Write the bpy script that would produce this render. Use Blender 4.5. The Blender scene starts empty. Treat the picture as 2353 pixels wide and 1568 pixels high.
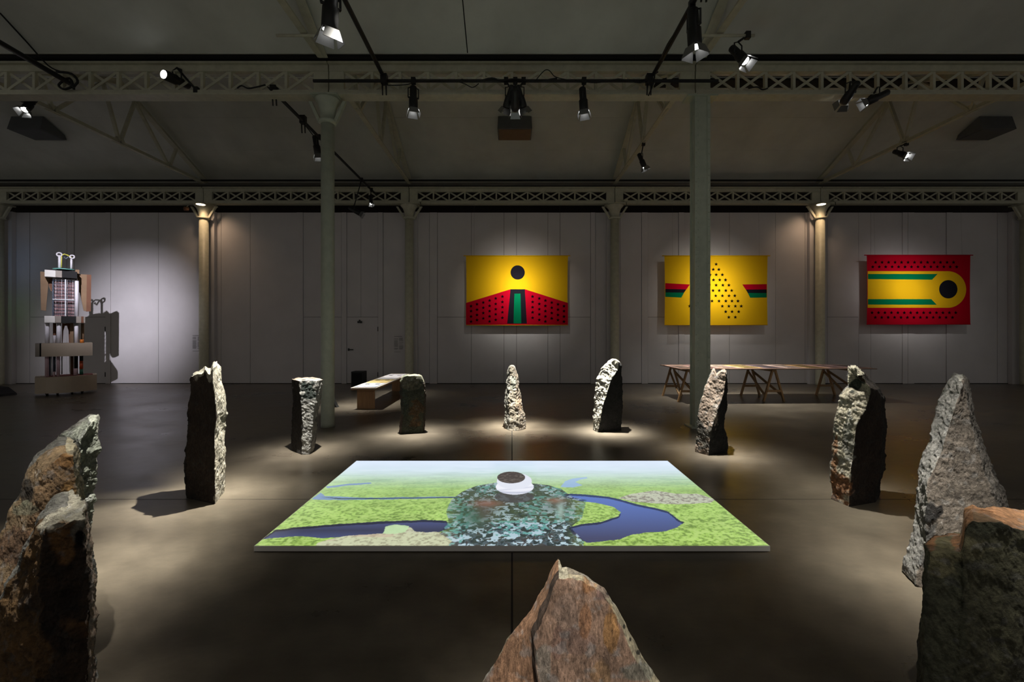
import bpy, math, random
import numpy as np
from mathutils import Vector, Matrix

# ---------------------------------------------------------------- camera, world, exposure
F = 1020.0; CX = 1176.5; CY = 761.0; H = 1.6
sc = bpy.context.scene
col = sc.collection
cam_d = bpy.data.cameras.new('camera')
cam = bpy.data.objects.new('camera', cam_d); col.objects.link(cam)
cam_d.sensor_width = 36.0; cam_d.lens = 36.0 * F / 2353.0
cam_d.shift_y = -(784.0 - CY) / 2353.0
cam_d.clip_start = 0.05; cam_d.clip_end = 200
cam.location = (0, 0, H); cam.rotation_euler = (math.pi / 2, 0, 0)
sc.camera = cam
sc.view_settings.view_transform = 'Standard'; sc.view_settings.look = 'None'
sc.view_settings.gamma = 1.0; sc.view_settings.use_curve_mapping = False
sc.view_settings.exposure = 0.0
try:
    sc.cycles.sample_clamp_indirect = 3.0
    sc.cycles.sample_clamp_direct = 0.0
    sc.cycles.max_bounces = 6
    sc.cycles.use_adaptive_sampling = True; sc.cycles.adaptive_threshold = 0.015
except Exception: pass
world = bpy.data.worlds.new('world'); sc.world = world; world.use_nodes = True
bg = world.node_tree.nodes['Background']
bg.inputs[0].default_value = (1.0, 0.96, 0.89, 1); bg.inputs[1].default_value = 0.20
LAMP_GAIN = 1.0
STONE_W = 6000.0          # watts of each spotlight over a standing stone
BANNER_W = 3300.0
SCREEN_STRENGTH = 1.0

def P(x, y, Y):           # a pixel of the photograph at distance Y, as a point of the hall
    return Vector(((x - CX) * Y / F, Y, H - (y - CY) * Y / F))

# ---------------------------------------------------------------- helpers
def srgb(r, g, b):
    f = lambda c: (c / 255 / 12.92) if c / 255 <= 0.04045 else ((c / 255 + 0.055) / 1.055) ** 2.4
    return (f(r), f(g), f(b), 1.0)
def tag(o, label=None, cat=None, group=None, kind=None):
    if label: o['label'] = label
    if cat: o['category'] = cat
    if group: o['group'] = group
    if kind: o['kind'] = kind
    return o
def empty(name, loc=(0, 0, 0), rz=0.0, label=None, cat=None, group=None, kind=None):
    o = bpy.data.objects.new(name, None); col.objects.link(o)
    o.empty_display_size = 0.1
    o.location = loc; o.rotation_euler = (0, 0, rz)
    return tag(o, label, cat, group, kind)
def link(name, me, parent=None, loc=None):
    o = bpy.data.objects.new(name, me); col.objects.link(o)
    if parent is not None: o.parent = parent
    if loc is not None: o.location = loc
    return o
def copy_tree(o, parent=None):
    c = o.copy(); col.objects.link(c)
    if parent is not None: c.parent = parent
    for ch in [x for x in bpy.data.objects if x.parent == o]: copy_tree(ch, c)
    return c

class MB:
    """collects simple solids; build() links them as one mesh object"""
    def __init__(s): s.v = []; s.f = []; s.sm = []
    def add(s, vs, fs, smooth=False):
        n = len(s.v); s.v += [tuple(v) for v in vs]
        s.f += [tuple(i + n for i in f) for f in fs]; s.sm += [smooth] * len(fs)
        return s
    def box(s, x0, x1, y0, y1, z0, z1, b=0.0):
        if x0 > x1: x0, x1 = x1, x0
        if y0 > y1: y0, y1 = y1, y0
        if z0 > z1: z0, z1 = z1, z0
        v = [(x, y, z) for z in (z0, z1) for x, y in ((x0, y0), (x1, y0), (x1, y1), (x0, y1))]
        return s.add(v, [(3, 2, 1, 0), (4, 5, 6, 7), (0, 1, 5, 4), (1, 2, 6, 5), (2, 3, 7, 6), (3, 0, 4, 7)])
    def bar(s, a, b, w, h, up=(0, 0, 1)):
        a = Vector(a); b = Vector(b); d = (b - a).normalized(); up = Vector(up)
        if abs(d.dot(up)) > 0.99: up = Vector((0, 1, 0))
        x = d.cross(up).normalized(); y = x.cross(d).normalized()
        v = [p + x * sx * w / 2 + y * sy * h / 2 for p in (a, b) for sx, sy in ((-1, -1), (1, -1), (1, 1), (-1, 1))]
        return s.add(v, [(3, 2, 1, 0), (4, 5, 6, 7), (0, 1, 5, 4), (1, 2, 6, 5), (2, 3, 7, 6), (3, 0, 4, 7)])
    def tube(s, pts, r, n=8, cap=True):
        pts = [Vector(p) for p in pts]; rs = r if isinstance(r, (list, tuple)) else [r] * len(pts)
        base = None; vs = []; fs = []
        for i, p in enumerate(pts):
            d = (pts[min(i + 1, len(pts) - 1)] - pts[max(i - 1, 0)])
            d = d.normalized() if d.length > 1e-9 else Vector((0, 0, 1))
            if base is None: base = Vector((0, 0, 1)) if abs(d.z) < .9 else Vector((1, 0, 0))
            x = d.cross(base)
            if x.length < 1e-6: x = d.cross(Vector((0, 1, 0)))
            x.normalize(); y = x.cross(d).normalized(); base = y
            for k in range(n):
                a = 2 * math.pi * k / n
                vs.append(p + (x * math.cos(a) + y * math.sin(a)) * rs[i])
        for i in range(len(pts) - 1):
            for k in range(n):
                k2 = (k + 1) % n
                fs.append((i * n + k, i * n + k2, (i + 1) * n + k2, (i + 1) * n + k))
        s.add(vs, fs, True)
        if cap:
            m = len(s.v) - len(vs)
            s.f += [tuple(m + k for k in range(n))[::-1], tuple(m + (len(pts) - 1) * n + k for k in range(n))]
            s.sm += [False, False]
        return s
    def lathe(s, prof, n=24, c=(0, 0, 0)):
        vs = []; fs = []
        for r, z in prof:
            for k in range(n):
                a = 2 * math.pi * k / n
                vs.append((c[0] + r * math.cos(a), c[1] + r * math.sin(a), c[2] + z))
        for i in range(len(prof) - 1):
            for k in range(n):
                k2 = (k + 1) % n
                fs.append((i * n + k, i * n + k2, (i + 1) * n + k2, (i + 1) * n + k))
        s.add(vs, fs, True); m = len(s.v) - len(vs)
        s.f += [tuple(m + k for k in range(n))[::-1], tuple(m + (len(prof) - 1) * n + k for k in range(n))]
        s.sm += [False, False]
        return s
    def prism(s, poly, axis, a0, a1):
        """poly of 2-D points extruded along axis between a0 and a1"""
        n = len(poly)
        def mk(p, a): return (a, p[0], p[1]) if axis == 'x' else (p[0], a, p[1]) if axis == 'y' else (p[0], p[1], a)
        vs = [mk(p, a0) for p in poly] + [mk(p, a1) for p in poly]
        fs = [tuple(range(n)), tuple(range(n, 2 * n))[::-1]] + [(i, i + n, (i + 1) % n + n, (i + 1) % n) for i in range(n)]
        return s.add(vs, fs)
    def mesh(s, name, mat):
        me = bpy.data.meshes.new(name); me.from_pydata(s.v, [], s.f)
        me.polygons.foreach_set('use_smooth', s.sm)
        if mat: me.materials.append(mat)
        import bmesh
        bm = bmesh.new(); bm.from_mesh(me); bmesh.ops.recalc_face_normals(bm, faces=bm.faces); bm.to_mesh(me); bm.free()
        me.update(); return me
    def build(s, name, mat, parent=None, bevel=0.0, loc=None):
        o = link(name, s.mesh(name, mat), parent, loc)
        if bevel:
            m = o.modifiers.new('bevel', 'BEVEL'); m.width = bevel; m.segments = 2; m.limit_method = 'ANGLE'
        return o

# ---------------------------------------------------------------- materials
def N(nt, t, **kw):
    n = nt.nodes.new(t)
    for k, v in kw.items():
        if k.startswith('i_'): n.inputs[k[2:].replace('_', ' ')].default_value = v
        else: setattr(n, k, v)
    return n
def mat(name, color, rough=0.6, metal=0.0, noise=0.0, scale=6.0, bump=0.0, bscale=40.0, spec=0.5, emit=None, es=0.0, stretch=(1, 1, 1)):
    m = bpy.data.materials.new(name); m.use_nodes = True; nt = m.node_tree
    b = nt.nodes['Principled BSDF']
    b.inputs['Base Color'].default_value = color; b.inputs['Roughness'].default_value = rough
    b.inputs['Metallic'].default_value = metal; b.inputs['Specular IOR Level'].default_value = spec
    if emit: b.inputs['Emission Color'].default_value = emit; b.inputs['Emission Strength'].default_value = es
    if noise or bump:
        tc = N(nt, 'ShaderNodeTexCoord'); mp = N(nt, 'ShaderNodeMapping'); mp.inputs['Scale'].default_value = stretch
        nt.links.new(tc.outputs['Object'], mp.inputs[0])
    if noise:
        n = N(nt, 'ShaderNodeTexNoise', i_Scale=scale, i_Detail=6.0, i_Roughness=0.6)
        nt.links.new(mp.outputs[0], n.inputs['Vector'])
        r = N(nt, 'ShaderNodeMapRange'); r.inputs[1].default_value = .3; r.inputs[2].default_value = .7
        r.inputs[3].default_value = 1 - noise; r.inputs[4].default_value = 1 + noise
        nt.links.new(n.outputs[0], r.inputs[0])
        v = N(nt, 'ShaderNodeVectorMath', operation='SCALE'); v.inputs[0].default_value = color[:3]
        nt.links.new(r.outputs[0], v.inputs['Scale']); nt.links.new(v.outputs[0], b.inputs['Base Color'])
    if bump:
        n2 = N(nt, 'ShaderNodeTexNoise', i_Scale=bscale, i_Detail=5.0)
        nt.links.new(mp.outputs[0], n2.inputs['Vector'])
        bp = N(nt, 'ShaderNodeBump', i_Strength=bump, i_Distance=0.01)
        nt.links.new(n2.outputs[0], bp.inputs['Height']); nt.links.new(bp.outputs[0], b.inputs['Normal'])
    return m
M = {}
M['wall'] = mat('wall_paint', srgb(204, 200, 202), .75, noise=.05, scale=1.2, bump=.08, bscale=30)
M['gap'] = mat('joint_dark', srgb(28, 26, 25), .9)
M['void'] = mat('dark_bay_tone', srgb(42, 32, 28), .9, noise=.2, scale=2)
M['ceil'] = mat('ceiling_paint', srgb(205, 207, 200), .85, noise=.12, scale=.9, bump=.1, bscale=8)
M['steel'] = mat('cream_steel_paint', srgb(186, 184, 164), .5, noise=.12, scale=9, bump=.1, bscale=60)
M['steelgreen'] = mat('grey_green_steel_paint', srgb(168, 174, 158), .45, noise=.1, scale=9, bump=.1, bscale=60)
M['black'] = mat('black_paint', srgb(16, 16, 17), .5)
M['blackmatte'] = mat('black_matte', srgb(12, 12, 13), .85)
M['rubber'] = mat('black_rubber', srgb(14, 14, 14), .7)
M['speaker'] = mat('charcoal_box', srgb(96, 98, 100), .7, noise=.1, bump=.2, bscale=200)
M['wood'] = mat('plywood', srgb(150, 112, 74), .55, noise=.2, scale=4, stretch=(8, 8, 1), bump=.1)
M['pine'] = mat('pine_wood', srgb(150, 118, 80), .6, noise=.25, scale=4, stretch=(8, 8, 1))
M['tabletop'] = mat('table_board', srgb(120, 96, 84), .5, noise=.15, scale=3)
M['white'] = mat('white_paper', srgb(205, 203, 198), .7)
M['benchtop'] = mat('white_birch_top', srgb(214, 200, 186), .5, noise=.06, scale=3)
M['card'] = mat('cardboard', srgb(122, 98, 74), .8, noise=.08, scale=5)
M['cardside'] = mat('cardboard_edge', srgb(104, 68, 48), .8, noise=.1)
M['taupe'] = mat('taupe_card', srgb(188, 172, 154), .75, noise=.06, scale=4)
M['greige'] = mat('grey_card', srgb(138, 130, 122), .7)
M['tubewhite'] = mat('white_tube', srgb(205, 202, 208), .6)
M['pinktube'] = mat('pink_tube', srgb(196, 166, 176), .6)
M['orange'] = mat('orange_tube', srgb(196, 110, 30), .5)
M['redor'] = mat('red_orange_tube', srgb(170, 66, 22), .5)
M['green'] = mat('green_tube', srgb(30, 92, 70), .5)
M['teal'] = mat('teal_plate', srgb(98, 160, 150), .5)
M['yellowgreen'] = mat('yellow_green_cable', srgb(196, 190, 70), .5)
M['wire'] = mat('white_wire', srgb(200, 205, 210), .4)
M['slate'] = mat('slate_wire', srgb(70, 78, 92), .4)
M['redtop'] = mat('red_board', srgb(120, 48, 40), .7)
M['lens'] = mat('lamp_glow', srgb(255, 255, 250), .3, emit=(1, 1, .97, 1), es=14.0)
M['warmlens'] = mat('warm_lamp_glow', srgb(255, 240, 215), .3, emit=(1, .80, .55, 1), es=9.0)
M['flap'] = mat('barn_door_metal', srgb(120, 120, 120), .35, metal=.6)
M['screw'] = mat('steel_plain', srgb(120, 120, 118), .4, metal=.8)
M['boardside'] = mat('white_board_edge', srgb(225, 222, 218), .7)
M['ink'] = mat('grey_ink', srgb(86, 84, 84), .8)

# ---- polished concrete floor
def floor_mat():
    m = bpy.data.materials.new('polished_concrete'); m.use_nodes = True; nt = m.node_tree; L = nt.links.new
    b = nt.nodes['Principled BSDF']; tc = N(nt, 'ShaderNodeTexCoord')
    n1 = N(nt, 'ShaderNodeTexNoise', i_Scale=.55, i_Detail=7.0, i_Roughness=.62)
    mp = N(nt, 'ShaderNodeMapping'); mp.inputs['Scale'].default_value = (1, 1.5, 1)
    L(tc.outputs['Object'], mp.inputs[0]); L(mp.outputs[0], n1.inputs['Vector'])
    n2 = N(nt, 'ShaderNodeTexNoise', i_Scale=4.5, i_Detail=8.0, i_Roughness=.7); L(mp.outputs[0], n2.inputs['Vector'])
    cr = N(nt, 'ShaderNodeValToRGB')
    cr.color_ramp.elements[0].position = .33; cr.color_ramp.elements[0].color = srgb(70, 63, 54)
    cr.color_ramp.elements[1].position = .68; cr.color_ramp.elements[1].color = srgb(116, 107, 93)
    L(n1.outputs[0], cr.inputs[0])
    mr = N(nt, 'ShaderNodeMapRange'); mr.inputs[1].default_value = .3; mr.inputs[2].default_value = .72
    mr.inputs[3].default_value = .78; mr.inputs[4].default_value = 1.18; L(n2.outputs[0], mr.inputs[0])
    v = N(nt, 'ShaderNodeVectorMath', operation='SCALE'); L(cr.outputs[0], v.inputs[0]); L(mr.outputs[0], v.inputs['Scale'])
    L(v.outputs[0], b.inputs['Base Color'])
    r = N(nt, 'ShaderNodeMapRange'); r.inputs[1].default_value = .3; r.inputs[2].default_value = .7
    r.inputs[3].default_value = .24; r.inputs[4].default_value = .40; L(n1.outputs[0], r.inputs[0]); L(r.outputs[0], b.inputs['Roughness'])
    b.inputs['Specular IOR Level'].default_value = .45
    bp = N(nt, 'ShaderNodeBump', i_Strength=.25, i_Distance=.004); L(n2.outputs[0], bp.inputs['Height']); L(bp.outputs[0], b.inputs['Normal'])
    return m
M['floor'] = floor_mat()

def stone_mat(name, speck=1.0, rough=.85, streak=(1, 1, 1), fine=55.0, bump=.9):
    m = bpy.data.materials.new(name); m.use_nodes = True; nt = m.node_tree; L = nt.links.new
    b = nt.nodes['Principled BSDF']; tc = N(nt, 'ShaderNodeTexCoord'); at = N(nt, 'ShaderNodeAttribute'); at.attribute_name = 'rock'
    mp = N(nt, 'ShaderNodeMapping'); mp.inputs['Scale'].default_value = streak
    L(tc.outputs['Object'], mp.inputs[0])
    n1 = N(nt, 'ShaderNodeTexNoise', i_Scale=fine, i_Detail=8.0, i_Roughness=.72); L(mp.outputs[0], n1.inputs['Vector'])
    n2 = N(nt, 'ShaderNodeTexNoise', i_Scale=14.0, i_Detail=6.0, i_Roughness=.65); L(mp.outputs[0], n2.inputs['Vector'])
    a = N(nt, 'ShaderNodeMapRange'); a.inputs[1].default_value = .32; a.inputs[2].default_value = .68
    a.inputs[3].default_value = 1 - .62 * speck; a.inputs[4].default_value = 1 + .62 * speck; L(n1.outputs[0], a.inputs[0])
    c = N(nt, 'ShaderNodeMapRange'); c.inputs[1].default_value = .3; c.inputs[2].default_value = .7
    c.inputs[3].default_value = 1 - .4 * speck; c.inputs[4].default_value = 1 + .35 * speck; L(n2.outputs[0], c.inputs[0])
    mu = N(nt, 'ShaderNodeMath', operation='MULTIPLY'); L(a.outputs[0], mu.inputs[0]); L(c.outputs[0], mu.inputs[1])
    v = N(nt, 'ShaderNodeVectorMath', operation='SCALE'); L(at.outputs['Color'], v.inputs[0]); L(mu.outputs[0], v.inputs['Scale'])
    L(v.outputs[0], b.inputs['Base Color']); b.inputs['Roughness'].default_value = rough; b.inputs['Specular IOR Level'].default_value = .35
    ad = N(nt, 'ShaderNodeMath', operation='MULTIPLY_ADD'); L(n1.outputs[0], ad.inputs[0]); ad.inputs[1].default_value = .6; L(n2.outputs[0], ad.inputs[2])
    bp = N(nt, 'ShaderNodeBump', i_Strength=bump, i_Distance=.022); L(ad.outputs[0], bp.inputs['Height']); L(bp.outputs[0], b.inputs['Normal'])
    return m
M['rock'] = stone_mat('weathered_rock')
M['rock_fibre'] = stone_mat('fibrous_rock', speck=1.0, streak=(2.4, 2.4, .6), fine=44, bump=.8)
M['rock_near'] = stone_mat('coarse_rock', speck=.85, fine=42, bump=1.0)

def cloth_mat(name, c):
    m = bpy.data.materials.new(name); m.use_nodes = True; nt = m.node_tree; L = nt.links.new
    nt.nodes.remove(nt.nodes['Principled BSDF']); out = nt.nodes['Material Output']
    d = N(nt, 'ShaderNodeBsdfDiffuse'); t = N(nt, 'ShaderNodeBsdfTranslucent'); mx = N(nt, 'ShaderNodeMixShader'); mx.inputs[0].default_value = .10
    d.inputs[0].default_value = c; t.inputs[0].default_value = c
    L(d.outputs[0], mx.inputs[1]); L(t.outputs[0], mx.inputs[2]); L(mx.outputs[0], out.inputs[0])
    tc = N(nt, 'ShaderNodeTexCoord'); w = N(nt, 'ShaderNodeTexNoise', i_Scale=60.0, i_Detail=2.0)
    L(tc.outputs['Object'], w.inputs['Vector']); bp = N(nt, 'ShaderNodeBump', i_Strength=.15, i_Distance=.004)
    L(w.outputs[0], bp.inputs['Height']); L(bp.outputs[0], d.inputs['Normal'])
    return m
M['c_yellow'] = cloth_mat('yellow_cloth', srgb(240, 188, 26))
M['c_red'] = cloth_mat('red_cloth', srgb(190, 12, 40))
M['c_green'] = cloth_mat('green_cloth', srgb(6, 118, 76))
M['c_black'] = cloth_mat('black_cloth', srgb(34, 32, 40))
M['c_star'] = cloth_mat('star_black_cloth', srgb(18, 10, 16))

# ---------------------------------------------------------------- the setting
BAY = 6.1; NY = 7.42; FY = 13.2; WY = 13.49
f = MB().box(-27, 27, -6, 14.3, -.12, 0).build('floor', M['floor']); tag(f, kind='structure')
for a, b_ in (((-.006, 0, .006, 3.2), 0), ((-.006, 5.33, .006, 13.4), 0), ((-22, 4.214, -1.88, 4.219), 0), ((1.88, 4.214, 22, 4.219), 0)):
    x0, y0, x1, y1 = a
    MB().box(x0, x1, y0, y1, .0002, .0012).build('joint', M['gap'], f)

# back wall, panel by panel
wall = MB().box(-27, 27, WY + .03, WY + .07, 0, 5.21).build('wall_back', M['gap']); tag(wall, kind='structure')
seams = [-820, -700, -610, -490, -380, -290, -215, -190, -60, 33, 68.5, 142, 155, 171, 243, 255, 364, 473, 508, 575, 682, 697, 785, 797, 829.5, 869, 880.5, 940, 987, 1005, 1083, 1158, 1187,
         1259, 1287, 1357, 1368, 1395, 1425, 1474, 1488.5, 1559, 1572, 1676, 1782, 1850, 1901, 1973, 2001, 2073, 2085, 2100, 2174, 2188, 2292, 2330, 2420, 2520, 2600, 2740, 2860, 3000, 3150]
sx = [(s - CX) * WY / F for s in seams]
split = {(68.5, 142), (142, 155), (155, 171), (171, 243), (697, 785), (797, 829.5), (829.5, 869), (1005, 1083), (1287, 1357), (1488.5, 1559), (1901, 1973)}
doors = {(171, 243), (797, 829.5), (829.5, 869)}
rnd = random.Random(3)
dn = 0; g = .005
ZS = H + (CY - 729) * WY / F
for (a, b_), (p0, p1) in zip(zip(sx[:-1], sx[1:]), zip(seams[:-1], seams[1:])):
    off = rnd.uniform(-.004, .004) - (.02 if (p1 - p0) < 20 else 0)
    up0 = .004
    if (p0, p1) in split:
        up0 = ZS + g
        if (p0, p1) not in doors: MB().box(a + g, b_ - g, WY + off, WY + .03, .004, ZS - g).build('panel', M['wall'], wall)
    if (p0, p1) == (797, 829.5):   # upper pair above the double width door
        MB().box(a + g, b_ - .003, WY + off, WY + .03, ZS + g, 5.2).build('panel', M['wall'], wall); continue
    MB().box(a + g, b_ - g, WY + off, WY + .03, up0, 5.2).build('panel', M['wall'], wall)
def X(px, Y=WY): return (px - CX) * Y / F
def door(n, x0, x1, hinge_right):
    d = empty('door_%d' % n, ((x0 + x1) / 2, WY, 0), kind='structure'); d.location = (0, 0, 0)
    MB().box(x0 + g, x1 - g, WY - .004, WY + .028, .008, ZS - g).build('door_leaf', M['wall'], d)
    hx = x1 if hinge_right else x0; lx = x0 + .09 if hinge_right else x1 - .09
    if not hinge_right: hx, lx = x0, x1 - .09
    for z in (.28, 1.66):
        MB().tube([(hx, WY - .012, z - .07), (hx, WY - .012, z + .07)], .016).build('hinge', M['black'], d)
    return d
d1 = door(1, X(171), X(243), True)
MB().box(X(176), X(176) + .14, WY - .05, WY - .03, 1.0, 1.02).box(X(176), X(176) + .02, WY - .05, WY - .004, 1.0, 1.02).build('handle', M['wall'], d1)
d2 = door(2, X(797), X(869), True)
MB().box(X(801), X(813), WY - .055, WY - .035, 1.025, 1.05).box(X(801), X(801) + .03, WY - .06, WY - .004, 1.0, 1.075).build('handle', M['black'], d2, bevel=.003)
cl = MB().box(X(823), X(832), WY - .07, WY - .004, 1.84, 1.9).box(X(826), X(829), WY - .06, WY - .02, 1.9, 1.94).build('door_closer', M['black'], d2, bevel=.004)

# pilasters beside the iron columns
for i, k in enumerate((-3, -2, -1, 0, 1, 2)):
    cxp = BAY * (k + .5)
    o = MB().box(cxp - .19, cxp + .19, WY - .13, WY - .006, 0, 5.2).build('trim_%d' % (i + 1), M['wall']); tag(o, kind='structure')
bb = MB().box(-27, 27, WY - .012, WY - .004, 0, .016).build('baseboard_back', M['gap']); tag(bb, kind='structure')
v = MB().box(-27, 27, 14.1, 14.2, 0, 6.6).build('wall_beyond', M['void']); tag(v, kind='structure')  # dark colour painted on to stand for the dark bay behind the wall
v = MB().box(-27, 27, 13.6, 14.1, 5.0, 5.04).build('trim_7', M['void']); tag(v, kind='structure')

# pitched roofs: valley over every column row, ridge half way
RZ, RY, SL = 7.52, 10.35, .45
def roofz(y): return RZ - SL * abs(y - RY)
ceil = MB().box(-27, 27, FY + .3, FY + .9, 6.22, 6.3).build('ceiling', M['ceil']); tag(ceil, kind='structure')
def roof_board(x0, x1, y0, z0, y1, z1):
    t = .03
    MB().prism([(y0, z0), (y1, z1), (y1, z1 + t), (y0, z0 + t)], 'x', x0 + .003, x1 - .003).build('panel', M['ceil'], ceil)
for k in range(-4, 5):
    a = BAY * k - BAY / 2; b_ = a + BAY
    if k in (-3,): a -= .0
    for (ya, yb) in ((10.36, 11.36), (11.366, 12.33), (12.336, 13.5)):
        roof_board(a, b_, ya, roofz(ya), yb, roofz(yb))
    roof_board(a, b_, 7.2, roofz(7.2), 10.34, roofz(10.34))
    if k in (-3, -2, -1, 0, 1, 2, 3):
        zz = roofz(7.2)
        xs = [a, b_] if k else [a, -.72, b_]
        for xa, xb in zip(xs[:-1], xs[1:]):
            if xb < b_: MB().prism([(7.19, zz + .002), (4.2, zz + SL * 3.0 - .003), (4.2, zz + SL * 3.0 + .03), (7.19, zz + .035)], 'x', xb - .008, xb + .008).build('joint', M['gap'], ceil)
            roof_board(xa, xb, 7.19, zz + .005, 4.2, zz + SL * 3.0)
        roof_board(a, b_, 4.19, zz + SL * 3.0, 1.05, zz)
        roof_board(a, b_, 1.04, zz, -2, zz + SL * 3)
# dark gutter lines along the valleys and the ridge
o = MB().box(-27, 27, NY - .16, NY - .06, 6.075, 6.12).build('trim_8', M['blackmatte']); tag(o, kind='structure')
o = MB().box(-27, 27, FY - .17, FY - .10, 6.02, 6.05).build('trim_9', M['blackmatte']); tag(o, kind='structure')
o = MB().box(3.35, 19, RY - .16, RY + .16, 7.36, 7.40).build('trim_10', M['blackmatte']); tag(o, kind='structure')

# ---------------------------------------------------------------- lattice girders
def girder(x0, x1, y, zb, zt, m):
    e = empty('lattice_girder', ((x0 + x1) / 2, y, zb))
    L = (x1 - x0); hx = L / 2; h = zt - zb
    MB().box(-hx, hx, -.11, .11, h - .03, h).box(-hx, hx, -.045, .045, h - .13, h - .03).build('top_chord', m, e)
    MB().box(-hx, hx, -.11, .11, 0, .025).box(-hx, hx, -.045, .045, .025, .11).build('bottom_chord', m, e)
    pw = .24
    for s in (-1, 1): MB().box(s * hx, s * (hx - pw), -.035, .035, .11, h - .13).build('end_plate', m, e)
    n = 12; a = -hx + pw; w = (L - 2 * pw) / n
    z0, z1 = .1, h - .12
    post = MB().box(-.022, .022, -.03, .03, z0, z1).mesh('post', m)
    b1 = MB().bar((0, -.02, z0), (w, -.02, z1), .012, .042, up=(0, 1, 0)); b2 = MB().bar((w, .02, z0), (0, .02, z1), .012, .042, up=(0, 1, 0))
    # braces are flat bars with their broad side to the hall
    b1 = MB().bar((0, -.02, z0), (w, -.02, z1), .042, .012, up=(0, 1, 0)).mesh('brace', m); b2 = MB().bar((w, .02, z0), (0, .02, z1), .042, .012, up=(0, 1, 0)).mesh('brace', m)
    for i in range(n):
        if i: link('post', post, e, (a + i * w, 0, 0))
        link('brace', b1, e, (a + i * w, 0, 0)); link('brace', b2, e, (a + i * w, 0, 0))
    return e
g0 = girder(-BAY / 2 + .01, BAY / 2 - .01, NY, 5.50, 6.05, M['steel'])
tag(g0, 'cream steel lattice girder between the two near columns, behind the black lamp bar', 'girder', 'near row of lattice girders')
for k, lab in ((-1, 'cream steel lattice girder upper left, from the near round column to the left edge'), (1, 'cream steel lattice girder upper right, from the riveted column to the right edge')):
    c = copy_tree(g0); c.location.x = BAY * k; tag(c, lab)
gf = girder(-BAY / 2 + .01, BAY / 2 - .01, FY, 5.365, 5.86, M['steel'])
tag(gf, 'far steel lattice girder above the banner with the black disc and dark tower', 'girder', 'far row of lattice girders')
for k, lab in ((-2, 'far steel lattice girder above the lit wall and the cardboard totem'),
               (-1, 'far steel lattice girder behind the near round column, above the wall door'),
               (1, 'far steel lattice girder above the yellow star banner, crossed by the riveted column'),
               (2, 'far steel lattice girder above the red banner at the right'),
               (-3, 'far steel lattice girder cut off by the left edge of the frame'),):
    c = copy_tree(gf); c.location.x = BAY * k; tag(c, lab)
beam_z = 5.38
# ---------------------------------------------------------------- roof trusses
def truss(x, y0, y1, lab, half=False):
    e = empty('roof_truss', (x, (y0 + y1) / 2, 5.95), label=lab, cat='roof truss', group='roof trusses along the bays')
    c = (y0 + y1) / 2; hw = (y1 - y0) / 2; m = M['steel']
    ry = lambda d: RZ - .16 - SL * abs(d) - 5.95
    MB().bar((0, -hw + .1, .02), (0, hw - .1, .02), .10, .012).bar((0, -hw + .1, .06), (0, hw - .1, .06), .014, .09).build('tie', m, e)
    for s in (-1, 1):
        MB().bar((0, s * (hw - .0), ry(hw)), (0, 0, ry(0)), .14, .016, up=(0, 0, 1)).bar((0, s * hw, ry(hw) + .06), (0, 0, ry(0) + .06), .02, .13).build('rafter', m, e)
    for s in (-1, 1):
        for (a, b_) in (((s * .0, .03), (s * .42, ry(.42))), ((s * 1.5, .03), (s * .42, ry(.42))), ((s * 1.5, .03), (s * 1.75, ry(1.75)))):
            MB().bar((0, a[0], a[1]), (0, b_[0], b_[1]), .07, .05).build('strut', m, e)
    for yy, w in ((0, .2), (-1.5, .15), (1.5, .15)):
        MB().prism([(yy - w, .0), (yy + w, .0), (yy + w * .5, .16), (yy - w * .5, .16)], 'x', -.012, .012).build('gusset', m, e)
    if half: return e
    return e
truss(-BAY / 2, NY, FY + .08, 'roof truss rising from behind the near round column to the far wall')
truss(BAY / 2, NY, FY + .08, 'roof truss between the riveted column and the far wall, with the lamp below it')
truss(-BAY * 1.5, NY, FY + .08, 'roof truss at the left, above the lit wall, with bare V struts')
truss(BAY * 1.5, NY, FY + .08, 'roof truss at the right, above the gap between star and red banners')
truss(-BAY / 2, 1.25, 7.18, 'roof truss running overhead toward the viewer from the near round column')
truss(BAY / 2, 1.25, 7.18, 'roof truss running overhead toward the viewer from the riveted column')

# ---------------------------------------------------------------- columns
def round_column(x, y, r, zt, name, lab, m, cap_r, group):
    e = empty(name, (x, y, 0), label=lab, cat='column', group=group)
    MB().lathe([(r * 1.02, 0), (r, .06), (r * .98, zt - .42)], 28).build('shaft', m, e)
    MB().lathe([(r * .98, zt - .42), (r * 1.35, zt - .40), (r * 1.35, zt - .36), (r * 1.0, zt - .34), (r * 1.15, zt - .22), (cap_r * .75, zt - .1), (cap_r, zt - .03), (cap_r, zt)], 28).build('capital', m, e)
    MB().box(-cap_r * 1.1, cap_r * 1.1, -cap_r * .9, cap_r * .9, zt, zt + .03).build('abacus', m, e)
    for s in (-1, 1):
        MB().prism([(s * r * .9, zt - .38), (s * (r + .04), zt - .40), (s * (cap_r * 1.55), zt - .04), (s * cap_r * 1.3, zt - .04)], 'y', -.03, .03).build('bracket', m, e)
    return e
round_column(-BAY / 2 - .03, NY, .108, 5.47, 'iron_column', 'grey-green round iron column, nearest one left of centre, behind the flat-topped stone', M['steelgreen'], .2, None)
far = [(-2.5, 'round iron column against the wall at the far left edge'), (-1.5, 'round iron column lit warm from above, between the totem and the left wall text'),
       (-.5, 'dim round iron column at the wall, left of the black-disc banner'), (.5, 'dim round iron column at the wall, between the first two banners'),
       (1.5, 'round iron column lit warm from above, between the star banner and the red banner'), (2.5, 'round iron column against the wall at the far right edge')]
for k, lab in far:
    round_column(BAY * k, FY - .02, .125, 5.33, 'iron_column', lab, M['steel'], .25, 'columns against the far wall')
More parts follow.
